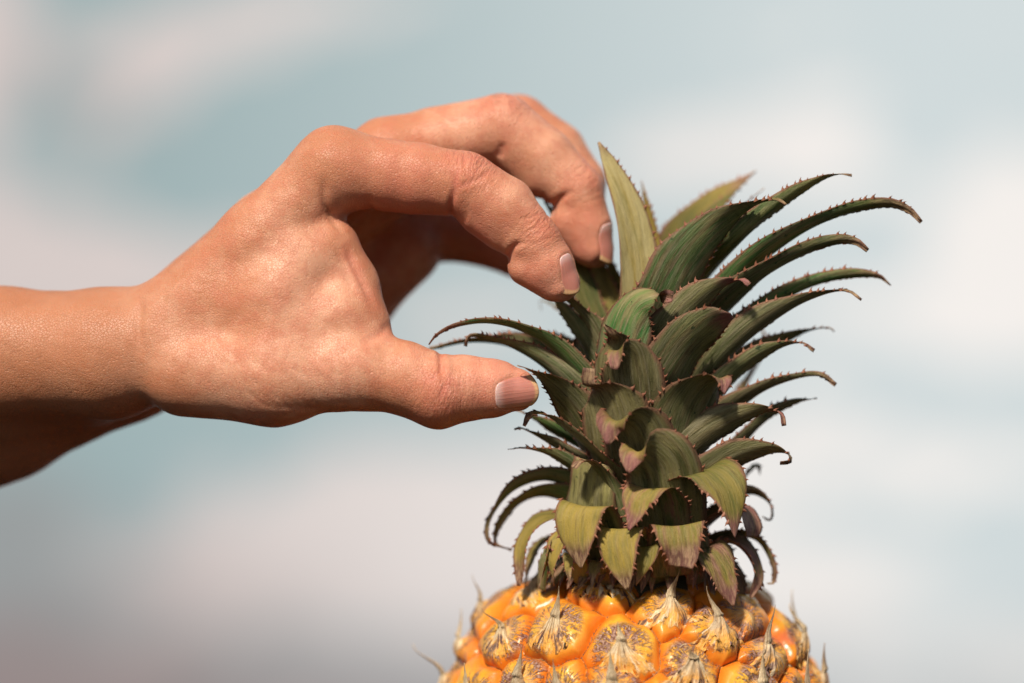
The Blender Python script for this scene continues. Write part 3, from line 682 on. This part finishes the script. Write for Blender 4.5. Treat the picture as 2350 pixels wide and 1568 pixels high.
leaf([(1400, 1190, 90), (1330, 1130, 110), (1255, 1100, 120), (1180, 1125, 120), (1130, 1185, 120), (1122, 1240, 118), (1160, 1260, 115)], 118, az=-80, roll=.25, curl=1.0, grn=.5, yel=.15, tip=.16)
leaf([(1400, 1200, 110), (1330, 1160, 130), (1250, 1135, 150), (1190, 1155, 155), (1150, 1205, 155), (1140, 1245, 150), (1175, 1262, 150)], 118, az=-75, roll=.35, curl=.9, grn=.8, yel=.45, tip=.16)
leaf([(1390, 1230, 90), (1310, 1190, 80), (1240, 1195, 70), (1200, 1250, 60), (1190, 1345, 60)], 118, az=-62, roll=-.1, curl=.75, yel=.6, tip=.16, pink=.4)
leaf([(1390, 1270, 130), (1320, 1235, 150), (1250, 1245, 150), (1215, 1300, 150), (1205, 1350, 150)], 100, az=-80, roll=0, curl=.9, dry=.3, yel=.2, tip=.2)
leaf([(1390, 1290, 80), (1320, 1230, 20), (1285, 1240, -5), (1268, 1290, -15), (1272, 1345, -10)], 84, az=-45, roll=0, curl=.6, yel=.85, tip=.12)
# front of the crown: broad bases rising, tips folding over
leaf([(1430, 1000, 10), (1410, 870, -50), (1425, 770, -100), (1455, 700, -130), (1500, 676, -150), (1545, 680, -165)], 158, az=-18, roll=-.25, curl=1.0, grn=.9, tip=.06, pink=.8, wprof=[(0, .9), (.35, 1), (.6, .9), (.8, .5), (.92, .3), (1, .12)])
leaf([(1420, 1050, 10), (1408, 930, -60), (1408, 850, -105), (1418, 790, -150), (1405, 768, -200), (1385, 745, -210)], 122, az=-12, roll=.0, curl=.9, grn=.1, tip=.16, yel=.1, wprof=[(0, .9), (.4, 1), (.65, .8), (.85, .36), (1, .08)])
leaf([(1470, 1090, 0), (1458, 950, -90), (1450, 860, -160), (1440, 815, -205), (1415, 806, -235), (1410, 848, -255)], 170, az=-4, roll=.0, curl=1.0, grn=.1, tip=.08, pink=.8, wprof=[(0, .9), (.4, 1), (.68, .85), (.85, .36), (1, .10)])
leaf([(1440, 1140, 0), (1425, 1040, -90), (1410, 950, -150), (1385, 895, -190), (1352, 882, -215), (1352, 845, -225)], 180, az=-20, roll=.1, curl=1.0, grn=.05, tip=.22, yel=.25, wprof=[(0, .9), (.4, 1), (.65, .9), (.8, .40), (.9, .22), (1, .16)])
leaf([(1490, 1170, 0), (1480, 1080, -110), (1465, 1010, -180), (1440, 972, -225), (1405, 972, -255), (1395, 1020, -265)], 180, az=-5, roll=.0, curl=.9, grn=.1, tip=.13, pink=.8, yel=.25, wprof=[(0, .9), (.4, 1), (.65, .9), (.82, .55), (1, .05)])
leaf([(1540, 1220, 0), (1535, 1150, -110), (1520, 1075, -190), (1485, 1040, -240), (1452, 1045, -265), (1442, 1085, -272)], 190, az=5, roll=.0, curl=.85, grn=.2, tip=.12, pink=.7, yel=.4, wprof=[(0, .9), (.4, 1), (.65, .9), (.82, .55), (1, .05)])
leaf([(1420, 1200, 0), (1395, 1120, -60), (1365, 1068, -120), (1335, 1060, -150), (1318, 1075, -160)], 84, az=-40, roll=-.1, curl=.6, yel=.35, dry=.1, tip=.28, wprof=[(0, .9), (.4, 1), (.7, .6), (.85, .5), (1, .35)])
leaf([(1350, 1310, 70), (1345, 1190, -10), (1352, 1110, -50), (1360, 1060, -70)], 170, az=-28, roll=0, curl=1.1, yel=.9, grn=.1, tip=0, teeth=.3, wprof=[(0, 1), (.6, .9), (1, .6)])
leaf([(1520, 1230, 10), (1505, 1150, -110), (1490, 1122, -180), (1465, 1140, -215), (1455, 1180, -225), (1443, 1218, -225)], 150, az=-10, roll=-.1, curl=.4, dry=.45, pink=.8, yel=.6, tip=.15, wprof=[(0, .9), (.35, 1), (.6, .75), (.85, .3), (1, .03)])
leaf([(1400, 1270, 20), (1370, 1195, -80), (1345, 1163, -150), (1328, 1185, -185), (1325, 1240, -195), (1333, 1305, -185)], 128, az=-28, roll=-.05, curl=.4, yel=.72, dry=.22, tip=.16, wprof=[(0, .9), (.3, .95), (.5, 1), (.75, .75), (.9, .42), (1, .06)])
leaf([(1450, 1320, 10), (1440, 1245, -90), (1425, 1215, -160), (1418, 1245, -190), (1425, 1290, -200), (1440, 1352, -195)], 112, az=-8, roll=0, curl=.4, yel=.85, dry=.18, tip=.12, wprof=[(0, .9), (.3, .95), (.5, 1), (.75, .72), (.9, .38), (1, .06)])
leaf([(1560, 1320, 0), (1555, 1235, -110), (1555, 1208, -170), (1560, 1235, -200), (1565, 1270, -205), (1562, 1302, -200)], 150, az=8, roll=0, curl=.35, dry=.5, yel=.5, tip=.2, pink=.3, twist=.25, wprof=[(0, .9), (.3, 1), (.6, .85), (.85, .55), (1, .36)])
leaf([(1490, 1340, 30), (1490, 1270, -60), (1485, 1255, -110), (1478, 1290, -130), (1460, 1345, -130)], 100, az=5, roll=0, curl=.5, yel=.35, dry=.2, tip=.1)
leaf([(1330, 1340, 40), (1325, 1290, -20), (1310, 1275, -60), (1305, 1300, -80), (1308, 1350, -85)], 52, az=-35, roll=0, curl=.5, yel=.7, dry=.3, tip=.2)
leaf([(1600, 1340, 20), (1600, 1270, -40), (1610, 1262, -80), (1600, 1300, -100), (1590, 1350, -100)], 56, az=20, roll=0, curl=.6, dry=.6, pink=.5, tip=.2)
leaf([(1240, 1350, 60), (1245, 1290, 20), (1262, 1250, 10), (1250, 1300, -10), (1236, 1350, -10)], 40, az=-60, roll=0, curl=.6, yel=.7, dry=.4, tip=.2)
leaf([(1390, 1350, 30), (1385, 1300, -40), (1372, 1290, -80), (1362, 1312, -100), (1358, 1352, -105)], 60, az=-15, roll=0, curl=.5, dry=.5, yel=.5, tip=.2)
# dried scraps round the foot of the crown
for k in range(26):
    az = -115 + k * 9.2 + random.uniform(-3, 3); a = math.radians(az)
    pt = lambda r, y: (1460 + math.sin(a + random.uniform(-.05, .05)) * r, y, A + 15 - math.cos(a) * r)
    q0 = random.uniform(0, 25)
    leaf([pt(120, 1330), pt(165, 1300 - q0), pt(205 + q0 * .6, 1315 - q0 * .4), pt(232 + q0, 1360 + random.uniform(-10, 12))], random.uniform(45, 85), az=az, curl=.6, roll=random.uniform(-.2, .2), dry=random.uniform(.45, .8), yel=random.uniform(.2, .8), pink=random.uniform(0, .5), tip=.2, teeth=.5)
# short inner and rear leaves that close the crown
for k in range(46):
    az = (k * 137.5) % 360 - 180
    y0 = 1330 - k * 10.5
    a = math.radians(az); back = abs(az) > 95
    r0, r1, r2 = 80, 150 + 10 * random.random(), (190 if not back else 260)
    if y0 > 1180: tipy, r2 = y0 + 10, 175
    else: tipy = y0 - (130 if not back else 200)
    pt = lambda r, y: (1462 + math.sin(a) * r, y, A - math.cos(a) * r)
    if y0 > 1180: pl = [pt(r0, y0), pt(125, y0 - 50), pt(160, y0 - 30), pt(r2, tipy + 10)]
    else: pl = [pt(r0, y0), pt(115, y0 - 60), pt(140, y0 - 120), pt(150 if not back else 200, tipy)]
    leaf(pl, 150 if y0 < 1180 else 110, az=az, curl=1.0, grn=random.random() * .6, yel=random.random() * .3, dry=.5 if y0 > 1180 else 0.05, tip=.1)

# ================================================================== HAND
MM = 1000.0
def J(x, y, d, r):
    f = (D + d * S) / D
    return (P(x, y, d) * MM, r * S * f * MM)
def chain(*js):
    js = [J(*j) for j in js]
    return [(js[i], js[i + 1]) for i in range(len(js) - 1)]
# palm group (blended widely)
palm = []
palm += chain((380, 772, 60, 118), (600, 560, 20, 98), (768, 385, 0, 88))            # index metacarpal
palm += chain((370, 775, 150, 115), (620, 540, 150, 98), (888, 358, 170, 82))        # middle metacarpal
palm += chain((370, 790, 240, 110), (650, 570, 290, 92), (940, 385, 330, 78))        # ring metacarpal
palm += chain((380, 810, 320, 105), (680, 640, 400, 92), (930, 480, 470, 74))        # little metacarpal
palm += chain((430, 850, 0, 108), (630, 856, -20, 117), (805, 848, -45, 84))         # thumb metacarpal / thenar
palm += chain((620, 690, 0, 105), (705, 600, 0, 90), (757, 572, 0, 60), (801, 652, 0, 60), (837, 744, -15, 60))              # first web
palm += chain((420, 740, 50, 108), (640, 690, 0, 112))
palm += chain((640, 780, -10, 105), (775, 730, -25, 86))
palm += chain((520, 840, 330, 110), (800, 690, 430, 92), (925, 570, 430, 88))        # heel of the hand, far side
palm += chain((380, 790, 60, 125), (250, 812, 90, 145), (0, 815, 130, 150), (-500, 830, 200, 185), (-1200, 850, 300, 230))
palm += chain((380, 800, 180, 116), (200, 835, 195, 135), (0, 868, 235, 162), (-500, 970, 290, 210), (-1200, 1000, 370, 255))
palm += chain((380, 810, 300, 118), (280, 845, 300, 122), (0, 938, 330, 162), (-500, 1110, 380, 225), (-1200, 1150, 440, 270))
fingers = {
 'index': chain((768, 388, 0, 90), (890, 400, -5, 80), (960, 410, -8, 81), (1066, 424, -10, 76), (1155, 482, -12, 76), (1222, 556, -14, 65), (1258, 612, -16, 60), (1286, 648, -18, 45)),
 'middle': chain((888, 358, 170, 84), (1000, 325, 180, 78), (1150, 296, 185, 80), (1245, 362, 175, 72), (1322, 438, 165, 61), (1350, 520, 160, 54), (1362, 570, 158, 47)),
 'ring': chain((940, 385, 330, 80), (1050, 320, 340, 74), (1190, 292, 345, 74), (1275, 350, 320, 68), (1330, 420, 300, 60), (1335, 500, 280, 52), (1330, 560, 270, 44)),
 'little': chain((930, 480, 470, 74), (1020, 540, 480, 60), (1100, 556, 480, 54), (1180, 584, 460, 50), (1245, 610, 440, 46), (1290, 620, 430, 40)),
 'thumb': chain((805, 848, -45, 84), (925, 868, -50, 84), (1006, 898, -52, 85), (1072, 892, -52, 72), (1130, 892, -54, 66), (1183, 894, -56, 50)),
}
pads = {'index': [((900, 432, -8, 52), (985, 438, -10, 50)), ((1105, 490, -12, 52), (1150, 530, -13, 46)), ((1210, 612, -16, 46), (1262, 652, -18, 36))],
        'thumb': [((1050, 915, -50, 52), (1130, 912, -52, 42)), ((1060, 862, -52, 48), (1150, 875, -54, 42))],
        'middle': [((1190, 345, 180, 62), (1235, 400, 175, 55)), ((1310, 510, 160, 50), (1345, 560, 158, 44))]}
def seg(p, prim):
    (a, ra), (b, rb) = prim
    ba = b - a; L2 = float(ba @ ba)
    h = np.clip(((p - a) @ ba.astype(p.dtype)) / L2, 0, 1)
    q = p - a.astype(p.dtype) - h[:, None] * ba.astype(p.dtype)
    return np.sqrt((q * q).sum(1)) - (ra + (rb - ra) * h)
def smin(a, b, k):
    h = np.clip(0.5 + 0.5 * (b - a) / k, 0, 1)
    return b + (a - b) * h - k * h * (1 - h)
def sdf(p):
    d = None
    for pr_ in palm:
        e = seg(p, pr_); d = e if d is None else smin(d, e, 4.0)
    res = None
    for nme, ch in fingers.items():
        f = None
        for pr_ in ch:
            e = seg(p, pr_); f = e if f is None else smin(f, e, 1.0)
        for (j0, j1) in pads.get(nme, []):
            f = smin(f, seg(p, (J(*j0), J(*j1))), 1.3)
        k = {'thumb': 5.0, 'index': 4.0, 'little': 3.0}.get(nme, 3.0)
        g = smin(d, f, k)
        res = g if res is None else np.minimum(res, g)
    return res
H = 1.25
lo = np.array([P(-1250, 0, 300)[0] * MM, -22.0, P(0, 1400, 400)[2] * MM]); hi = np.array([P(1400, 0, 200)[0] * MM + 6, 84.0, P(0, 160, 300)[2] * MM + 4])
gx, gy, gz = [np.arange(lo[i], hi[i] + H, H, dtype=np.float32) for i in range(3)]
sh = (len(gx), len(gy), len(gz))
G = np.empty(sh, np.float32)
YY, ZZ = np.meshgrid(gy, gz, indexing='ij')
for i in range(0, sh[0], 20):
    xs = gx[i:i + 20]
    Xc = np.broadcast_to(xs[:, None, None], (len(xs), sh[1], sh[2])); Yc = np.broadcast_to(YY, Xc.shape); Zc = np.broadcast_to(ZZ, Xc.shape)
    G[i:i + 20] = sdf(np.stack([Xc.ravel(), Yc.ravel(), Zc.ravel()], 1).astype(np.float32)).reshape(Xc.shape)
def surface_nets(G, lo, H):
    s = G < 0
    c = [(i, j, k) for i in (0, 1) for j in (0, 1) for k in (0, 1)]
    nx, ny, nz = G.shape
    def cor(A_, o): return A_[o[0]:nx - 1 + o[0], o[1]:ny - 1 + o[1], o[2]:nz - 1 + o[2]]
    cnt = sum(cor(s, o).astype(np.int8) for o in c); act = (cnt > 0) & (cnt < 8)
    ids = -np.ones(act.shape, np.int64); aa = np.argwhere(act); ids[act] = np.arange(len(aa))
    acc = np.zeros((len(aa), 3)); num = np.zeros(len(aa))
    for o in c:
        for ax in range(3):
            if o[ax] == 1: continue
            o2 = list(o); o2[ax] = 1
            v0 = G[aa[:, 0] + o[0], aa[:, 1] + o[1], aa[:, 2] + o[2]]; v1 = G[aa[:, 0] + o2[0], aa[:, 1] + o2[1], aa[:, 2] + o2[2]]
            cr = (v0 < 0) != (v1 < 0); t = np.where(cr, v0 / np.where(v0 - v1 == 0, 1, v0 - v1), 0)
            p = np.tile(np.array(o, float), (len(aa), 1)); p[:, ax] = t
            acc[cr] += p[cr]; num[cr] += 1
    V = (aa + acc / num[:, None]) * H + lo
    Fs_ = []
    for ax in range(3):
        b_, c_ = (ax + 1) % 3, (ax + 2) % 3
        sl0 = [slice(None)] * 3; sl1 = [slice(None)] * 3; sl0[ax] = slice(0, -1); sl1[ax] = slice(1, None)
        s0, s1 = s[tuple(sl0)], s[tuple(sl1)]
        e = np.argwhere(s0 != s1)
        e = e[(e[:, b_] > 0) & (e[:, c_] > 0) & (e[:, b_] < G.shape[b_] - 1) & (e[:, c_] < G.shape[c_] - 1)]
        def g(db, dc):
            q_ = e.copy(); q_[:, b_] -= db; q_[:, c_] -= dc; return ids[q_[:, 0], q_[:, 1], q_[:, 2]]
        F = np.stack([g(1, 1), g(0, 1), g(0, 0), g(1, 0)], 1)
        ins = s[e[:, 0], e[:, 1], e[:, 2]]
        F[~ins] = F[~ins][:, ::-1]; Fs_.append(F)
    return V, np.concatenate(Fs_)
HV, HF = surface_nets(G, lo.astype(float), H)
def grad(p, e=0.08):
    g = np.stack([sdf(p + np.eye(3)[i] * e) - sdf(p - np.eye(3)[i] * e) for i in range(3)], 1)
    return norm(g)
def project(V, it=2):
    for _ in range(it):
        V = V - grad(V) * sdf(V)[:, None] * 0.95
    return V
def subdiv(V, F):
    e = np.stack([F, np.roll(F, -1, 1)], -1).reshape(-1, 2); es = np.sort(e, 1)
    key = es[:, 0] * (len(V) + 1) + es[:, 1]
    uk, first, inv = np.unique(key, return_index=True, return_inverse=True)
    em = (V[es[first, 0]] + V[es[first, 1]]) / 2; n0 = len(V); n1 = n0 + len(em)
    fcn = V[F].mean(1); inv = inv.reshape(len(F), 4) + n0; ci = np.arange(len(F)) + n1
    F2 = [np.stack([F[:, i], inv[:, i], ci, inv[:, i - 1]], 1) for i in range(4)]
    return np.concatenate([V, em, fcn]), np.concatenate(F2)
def relax(V, F, it, w=0.5):
    for _ in range(it):
        acc = np.zeros_like(V); num = np.zeros(len(V))
        for i in range(4):
            a_, b_ = F[:, i], F[:, (i + 1) % 4]
            for x, y in ((a_, b_), (b_, a_)):
                for c_ in range(3): acc[:, c_] += np.bincount(x, V[y, c_], len(V))
                num += np.bincount(x, minlength=len(V))
        V = V * (1 - w) + w * acc / num[:, None]
    return V
HV = relax(HV, HF, 2); HV = project(HV, 2)
HV, HF = subdiv(HV, HF)
HV = project(HV, 1); HV = relax(HV, HF, 3, 0.4)
keep_x = HV[:, 0] > P(-60, 0, 0)[0] * MM
HN = grad(HV)
# creases and folds: (points, width, depth)
ux, uy, ud = unproj(HV / MM)
facing = np.clip(-HN[:, 1] * 2 + 0.6, 0, 1)
disp = np.zeros(len(HV)); redd = np.zeros(len(HV))
def bb_end(q_, pts, bb): return 0.0
def crease(pts, wdt, dep, dmax=90, dmin=-300, bulge=0.12, rd=0.0, start=True):
    global disp, redd
    pts = catmull(np.array([(x, y, 0) for x, y in pts]), 24)[:, :2]
    best = np.full(len(HV), 1e9); tpos = np.zeros(len(HV))
    box = (ux > pts[:, 0].min() - 60) & (ux < pts[:, 0].max() + 60) & (uy > pts[:, 1].min() - 60) & (uy < pts[:, 1].max() + 60) & (ud < dmax) & (ud > dmin)
    q_ = np.stack([ux[box], uy[box]], 1); bb = np.full(len(q_), 1e9); tb = np.zeros(len(q_))
    for i in range(len(pts) - 1):
        a_, b_ = pts[i], pts[i + 1]; ba = b_ - a_
        h = np.clip(((q_ - a_) @ ba) / (ba @ ba), 0, 1); dd = np.linalg.norm(q_ - a_ - h[:, None] * ba, axis=1)
        m_ = dd < bb; bb[m_] = dd[m_]; tb[m_] = (i + h[m_]) / (len(pts) - 1)
    env = np.clip((1 - tb) * 3, 0.0, 1) * np.clip(tb * (5 if start else 1e3) , 0, 1) * (1 - bb_end(q_, pts, bb)) * facing[box]
    g1 = np.exp(-(bb / wdt) ** 2); g2 = np.exp(-((bb - wdt * 2.4) / (wdt * 1.4)) ** 2)
    dv = (-g1 + bulge * g2) * dep * env
    disp[box] += dv; redd[box] += rd * np.exp(-(bb / (wdt * 2)) ** 2) * env
# index finger
crease([(1040, 520), (1036, 470), (1044, 435), (1046, 395)], 6, 0.8, rd=.7, start=False); crease([(1062, 395), (1070, 360), (1078, 345)], 5, .26, rd=.6)
crease([(1044, 435), (1062, 425), (1095, 412), (1130, 395)], 4.5, .28, rd=.6); crease([(1040, 430), (1050, 400), (1046, 370)], 4.5, .26, rd=.6)
crease([(1062, 520), (1075, 480), (1070, 455)], 4, .18, rd=.3)
crease([(1160, 606), (1168, 584), (1182, 564), (1205, 556)], 6, .8, rd=.6, start=False); crease([(1190, 560), (1215, 556), (1240, 566)], 4, .12, rd=.2)
for k in range(5): crease([(1190 + k * 11, 500 + k * 13), (1215 + k * 9, 500 + k * 12), (1240 + k * 7, 492 + k * 13)], 4, .22, rd=.3)
crease([(742, 400), (746, 465), (768, 510), (800, 550)], 8, .6)
crease([(862, 500), (852, 476), (842, 445)], 8, .4, rd=.5, start=False)
crease([(790, 560), (812, 610), (838, 660), (862, 710)], 8, .6, rd=.5); crease([(770, 560), (790, 620), (822, 690)], 9, .35)
# thumb
crease([(1010, 800), (1014, 828), (1014, 850), (1018, 870)], 6, .9, rd=.5, start=False); crease([(1012, 842), (1018, 880), (1012, 920)], 6, .26, rd=.2)
crease([(1030, 850), (1034, 890), (1028, 930)], 5, .12); crease([(996, 850), (1000, 895), (992, 940)], 5, .12); crease([(1100, 825), (1110, 835), (1120, 850)], 5, .1)
crease([(893, 735), (880, 760), (850, 780), (820, 785)], 9, .35, rd=.3)
crease([(325, 680), (318, 750), (325, 820)], 10, .7, dmax=260)
for k in range(6): crease([(560 + k * 30, 890 + k * 5), (600 + k * 30, 925 + k * 3), (655 + k * 28, 945 - k * 2)], 5, .16)
for k in range(7): crease([(480 + k * 42, 800 + k * 3), (510 + k * 42, 830 + k * 4), (550 + k * 40, 850 + k * 5)], 8, .14)
# middle finger
crease([(1262, 496), (1275, 468), (1300, 446), (1320, 440)], 7, .8, dmax=260, rd=.4, start=False); crease([(1145, 365), (1150, 345), (1158, 325)], 9, .5, dmax=300, rd=.4)

# tendons of the back of the hand and soft unevenness
pm = HV
disp += 0.13 * np.sin(pm[:, 0] * .21 + pm[:, 2] * .13) * np.sin(pm[:, 2] * .27 + pm[:, 1] * .2 + 1) + .04 * np.sin(pm[:, 0] * .7 + pm[:, 2] * .5) * np.sin(pm[:, 2] * .8 + pm[:, 1] * .6)
# nail beds: sink the skin a little under each nail
nails = {  # centre of the nail, direction to the tip, outward, half-length, half-width (working units)
 'index': dict(p=(1299, 636, -40), ax=(0.50, 0.86, -0.05), out=(0.70, -0.41, -0.58), hl=45, hw=27, r=44),
 'thumb': dict(p=(1187, 905, -103), ax=(1.0, -0.03, -0.03), out=(0.03, 0.28, -0.95), hl=50, hw=38, r=54),
 'middle': dict(p=(1396, 560, 132), ax=(0.34, 0.94, 0.0), out=(0.88, -0.30, -0.36), hl=45, hw=26, r=46)}
def wvec(v): return norm(np.array([v[0], v[2], -v[1]], float))
for nm, nd in nails.items():
    c = P(*nd['p']) * MM; ax_ = wvec(nd['ax']); o_ = wvec(nd['out']); o_ = norm(o_ - ax_ * (o_ @ ax_)); b_ = np.cross(ax_, o_)
    k_ = S * MM * (D + nd['p'][2] * S) / D
    nd.update(c=c, A=ax_, O=o_, B=b_, k=k_)
    rel = HV - c; a1 = rel @ ax_ / (nd['hl'] * k_); b1 = rel @ b_ / (nd['hw'] * k_); o1 = rel @ o_
    near = (np.abs(o1) < 45 * k_) & (HN @ o_ > 0.0)
    rr_ = np.maximum(np.abs(a1) * (a1 < 0) + np.clip(a1, 0, 9) * .92, np.abs(b1)); rr_ = (np.abs(a1) ** 3.2 + np.abs(b1) ** 3.2) ** (1 / 3.2)
    disp += np.where(near, -0.30 * np.clip((1.06 - rr_) * 8, 0, 1) + 0.12 * np.exp(-((rr_ - 1.20) / .12) ** 2) * (a1 < .75), 0)
    redd += np.where(near, .5 * np.exp(-((rr_ - 1.15) / .2) ** 2), 0)
HV2 = HV + HN * disp[:, None]
# attributes: redness towards fingertips and knuckles, wrinkles at the joints, bone-aligned coordinates
red = np.clip(redd, 0, 1); wr = np.zeros(len(HV)); flow = np.zeros((len(HV), 3)); bestd = np.full(len(HV), 1e9)
alls = [('palm', c_) for c_ in palm] + [(n_, c_) for n_, ch in fingers.items() for c_ in ch]
acc_len = {}
for n_, (ja, jb) in alls:
    a_, ra = ja; b_, rb = jb; ba = b_ - a_; L_ = np.linalg.norm(ba); t_ = ba / L_
    st = acc_len.get(n_, 0.0); acc_len[n_] = st + L_ if n_ != 'palm' else 0.0
    d_ = seg(HV, (ja, jb)); m_ = d_ < bestd; bestd[m_] = d_[m_]
    rel = HV[m_] - a_; e1 = norm(np.cross(t_, np.array([0, 0, 1.0]))); e2 = np.cross(t_, e1)
    if n_ != 'palm':
        flow[m_] = np.stack([st + rel @ t_, np.arctan2(rel @ e2, rel @ e1) * (ra + rb) / 2, np.full(m_.sum(), 3.0 * len(n_))], 1)
    else:
        flow[m_] = HV[m_][:, [0, 2, 1]] * np.array([.7, .7, 1]) @ np.array([[.8, .6, 0], [-.6, .8, 0], [0, 0, 1]])
def near_j(x, y, d, r): return np.exp(-(np.linalg.norm(HV - P(x, y, d) * MM, axis=1) / (r * S * MM)) ** 2)
for (x, y, d_, r_) in ((1085, 375, -40, 70), (1235, 520, -40, 50), (1170, 240, 185, 80), (1350, 410, 165, 60), (1020, 900, -130, 60)):
    wr = np.maximum(wr, near_j(x, y, d_, r_)); red = np.maximum(red, .55 * near_j(x, y, d_, r_ * 1.2))
for (x, y, d_, r_) in ((1250, 640, -20, 90), (1330, 560, 160, 100), (1150, 900, -60, 110), (1090, 530, -10, 90), (930, 440, -10, 110), (1200, 600, 450, 160)):
    red = np.maximum(red, .7 * near_j(x, y, d_, r_))
tan_ = near_j(740, 340, 0, 200) * .35
wrist = np.clip((560 - ux) / 330, 0, 1); tan_ = np.maximum(tan_, 1.0 * wrist); 
person_base = P(-600, 900, 250)
person = mesh_obj('person', HV2 / MM - person_base, HF, MAT_SKIN, None, {'skin': np.stack([np.clip(red, 0, 1), np.clip(wr, 0, 1), np.clip(tan_, 0, 1)], 1), 'flow': flow})
person.location = person_base.tolist()
person['label'] = 'bare forearm and hand reaching in from the left to pick at the crown leaves'
person['category'] = 'person'
for nm, nd in nails.items():
    na_, nb_ = 26, 20; V, at = [], []
    k_ = nd['k']; r_ = nd['r'] * k_ * 1.0
    # anchor the plate on the skin
    c0 = nd['c']
    for _ in range(6): c0 = c0 - nd['O'] * float(sdf(c0[None])[0]) / max(float(grad(c0[None])[0] @ nd['O']), .5)
    for layer in (0, 1):
        for i in range(na_):
            t = i / (na_ - 1)
            for j in range(nb_):
                s1 = -1 + 2 * j / (nb_ - 1)
                hl = nd['hl'] * k_; hw = nd['hw'] * k_
                wsc = 1.0 - 0.35 * max(0, 0.25 - t) ** 1.0 * 2
                av = (-1 + 2 * t) * hl * (1 if t > .5 else 1 - .16 * s1 ** 4 * (1 - 2 * t)); av = av - (.60 * s1 ** 2 * hl * max(0, 2 * t - 1))
                bw = s1 * hw * wsc
                an = bw / r_
                p = c0 + nd['A'] * av + nd['B'] * math.sin(an) * r_ + nd['O'] * (math.cos(an) - 1) * r_
                V.append(p); at.append((t, s1, 0))
    V = np.array(V); g = np.arange(na_ * nb_).reshape(na_, nb_); nv = na_ * nb_
    # settle the plate on the skin bed; beyond three quarters it runs on straight as the free edge
    V = V[:nv]
    for _ in range(5):
        gd = np.maximum(grad(V) @ nd['O'], 0.35); V = V - nd['O'] * (sdf(V) / gd)[:, None] * 0.8
    G3 = V.reshape(na_, nb_, 3); i0 = int(na_ * 0.58); st = (G3[i0] - G3[i0 - 5]) / 5
    for i in range(i0 + 1, na_): G3[i] = G3[i0] + st * (i - i0) - nd['O'] * 5 * k_ * ((i - i0) / (na_ - 1 - i0)) ** 2
    for _ in range(6): G3[1:-1] = (G3[:-2] + G3[2:] + 2 * G3[1:-1]) / 4
    V = np.concatenate([(G3 - nd['O'] * 0.03).reshape(-1, 3), (G3 - nd['O'] * 0.45).reshape(-1, 3)])
    F = np.stack([g[:-1, :-1], g[:-1, 1:], g[1:, 1:], g[1:, :-1]], -1).reshape(-1, 4)
    loop = list(g[0, :]) + list(g[1:, -1]) + list(g[-1, -2::-1]) + list(g[-2:0:-1, 0])
    rim = [(loop[(i + 1) % len(loop)], loop[i], loop[i] + nv, loop[(i + 1) % len(loop)] + nv) for i in range(len(loop))]
    mesh_obj('fingernail', V / MM - person_base, np.concatenate([F, F[:, ::-1] + nv, np.array(rim)]), MAT_NAIL, person, {'tsv': np.array(at, float)})
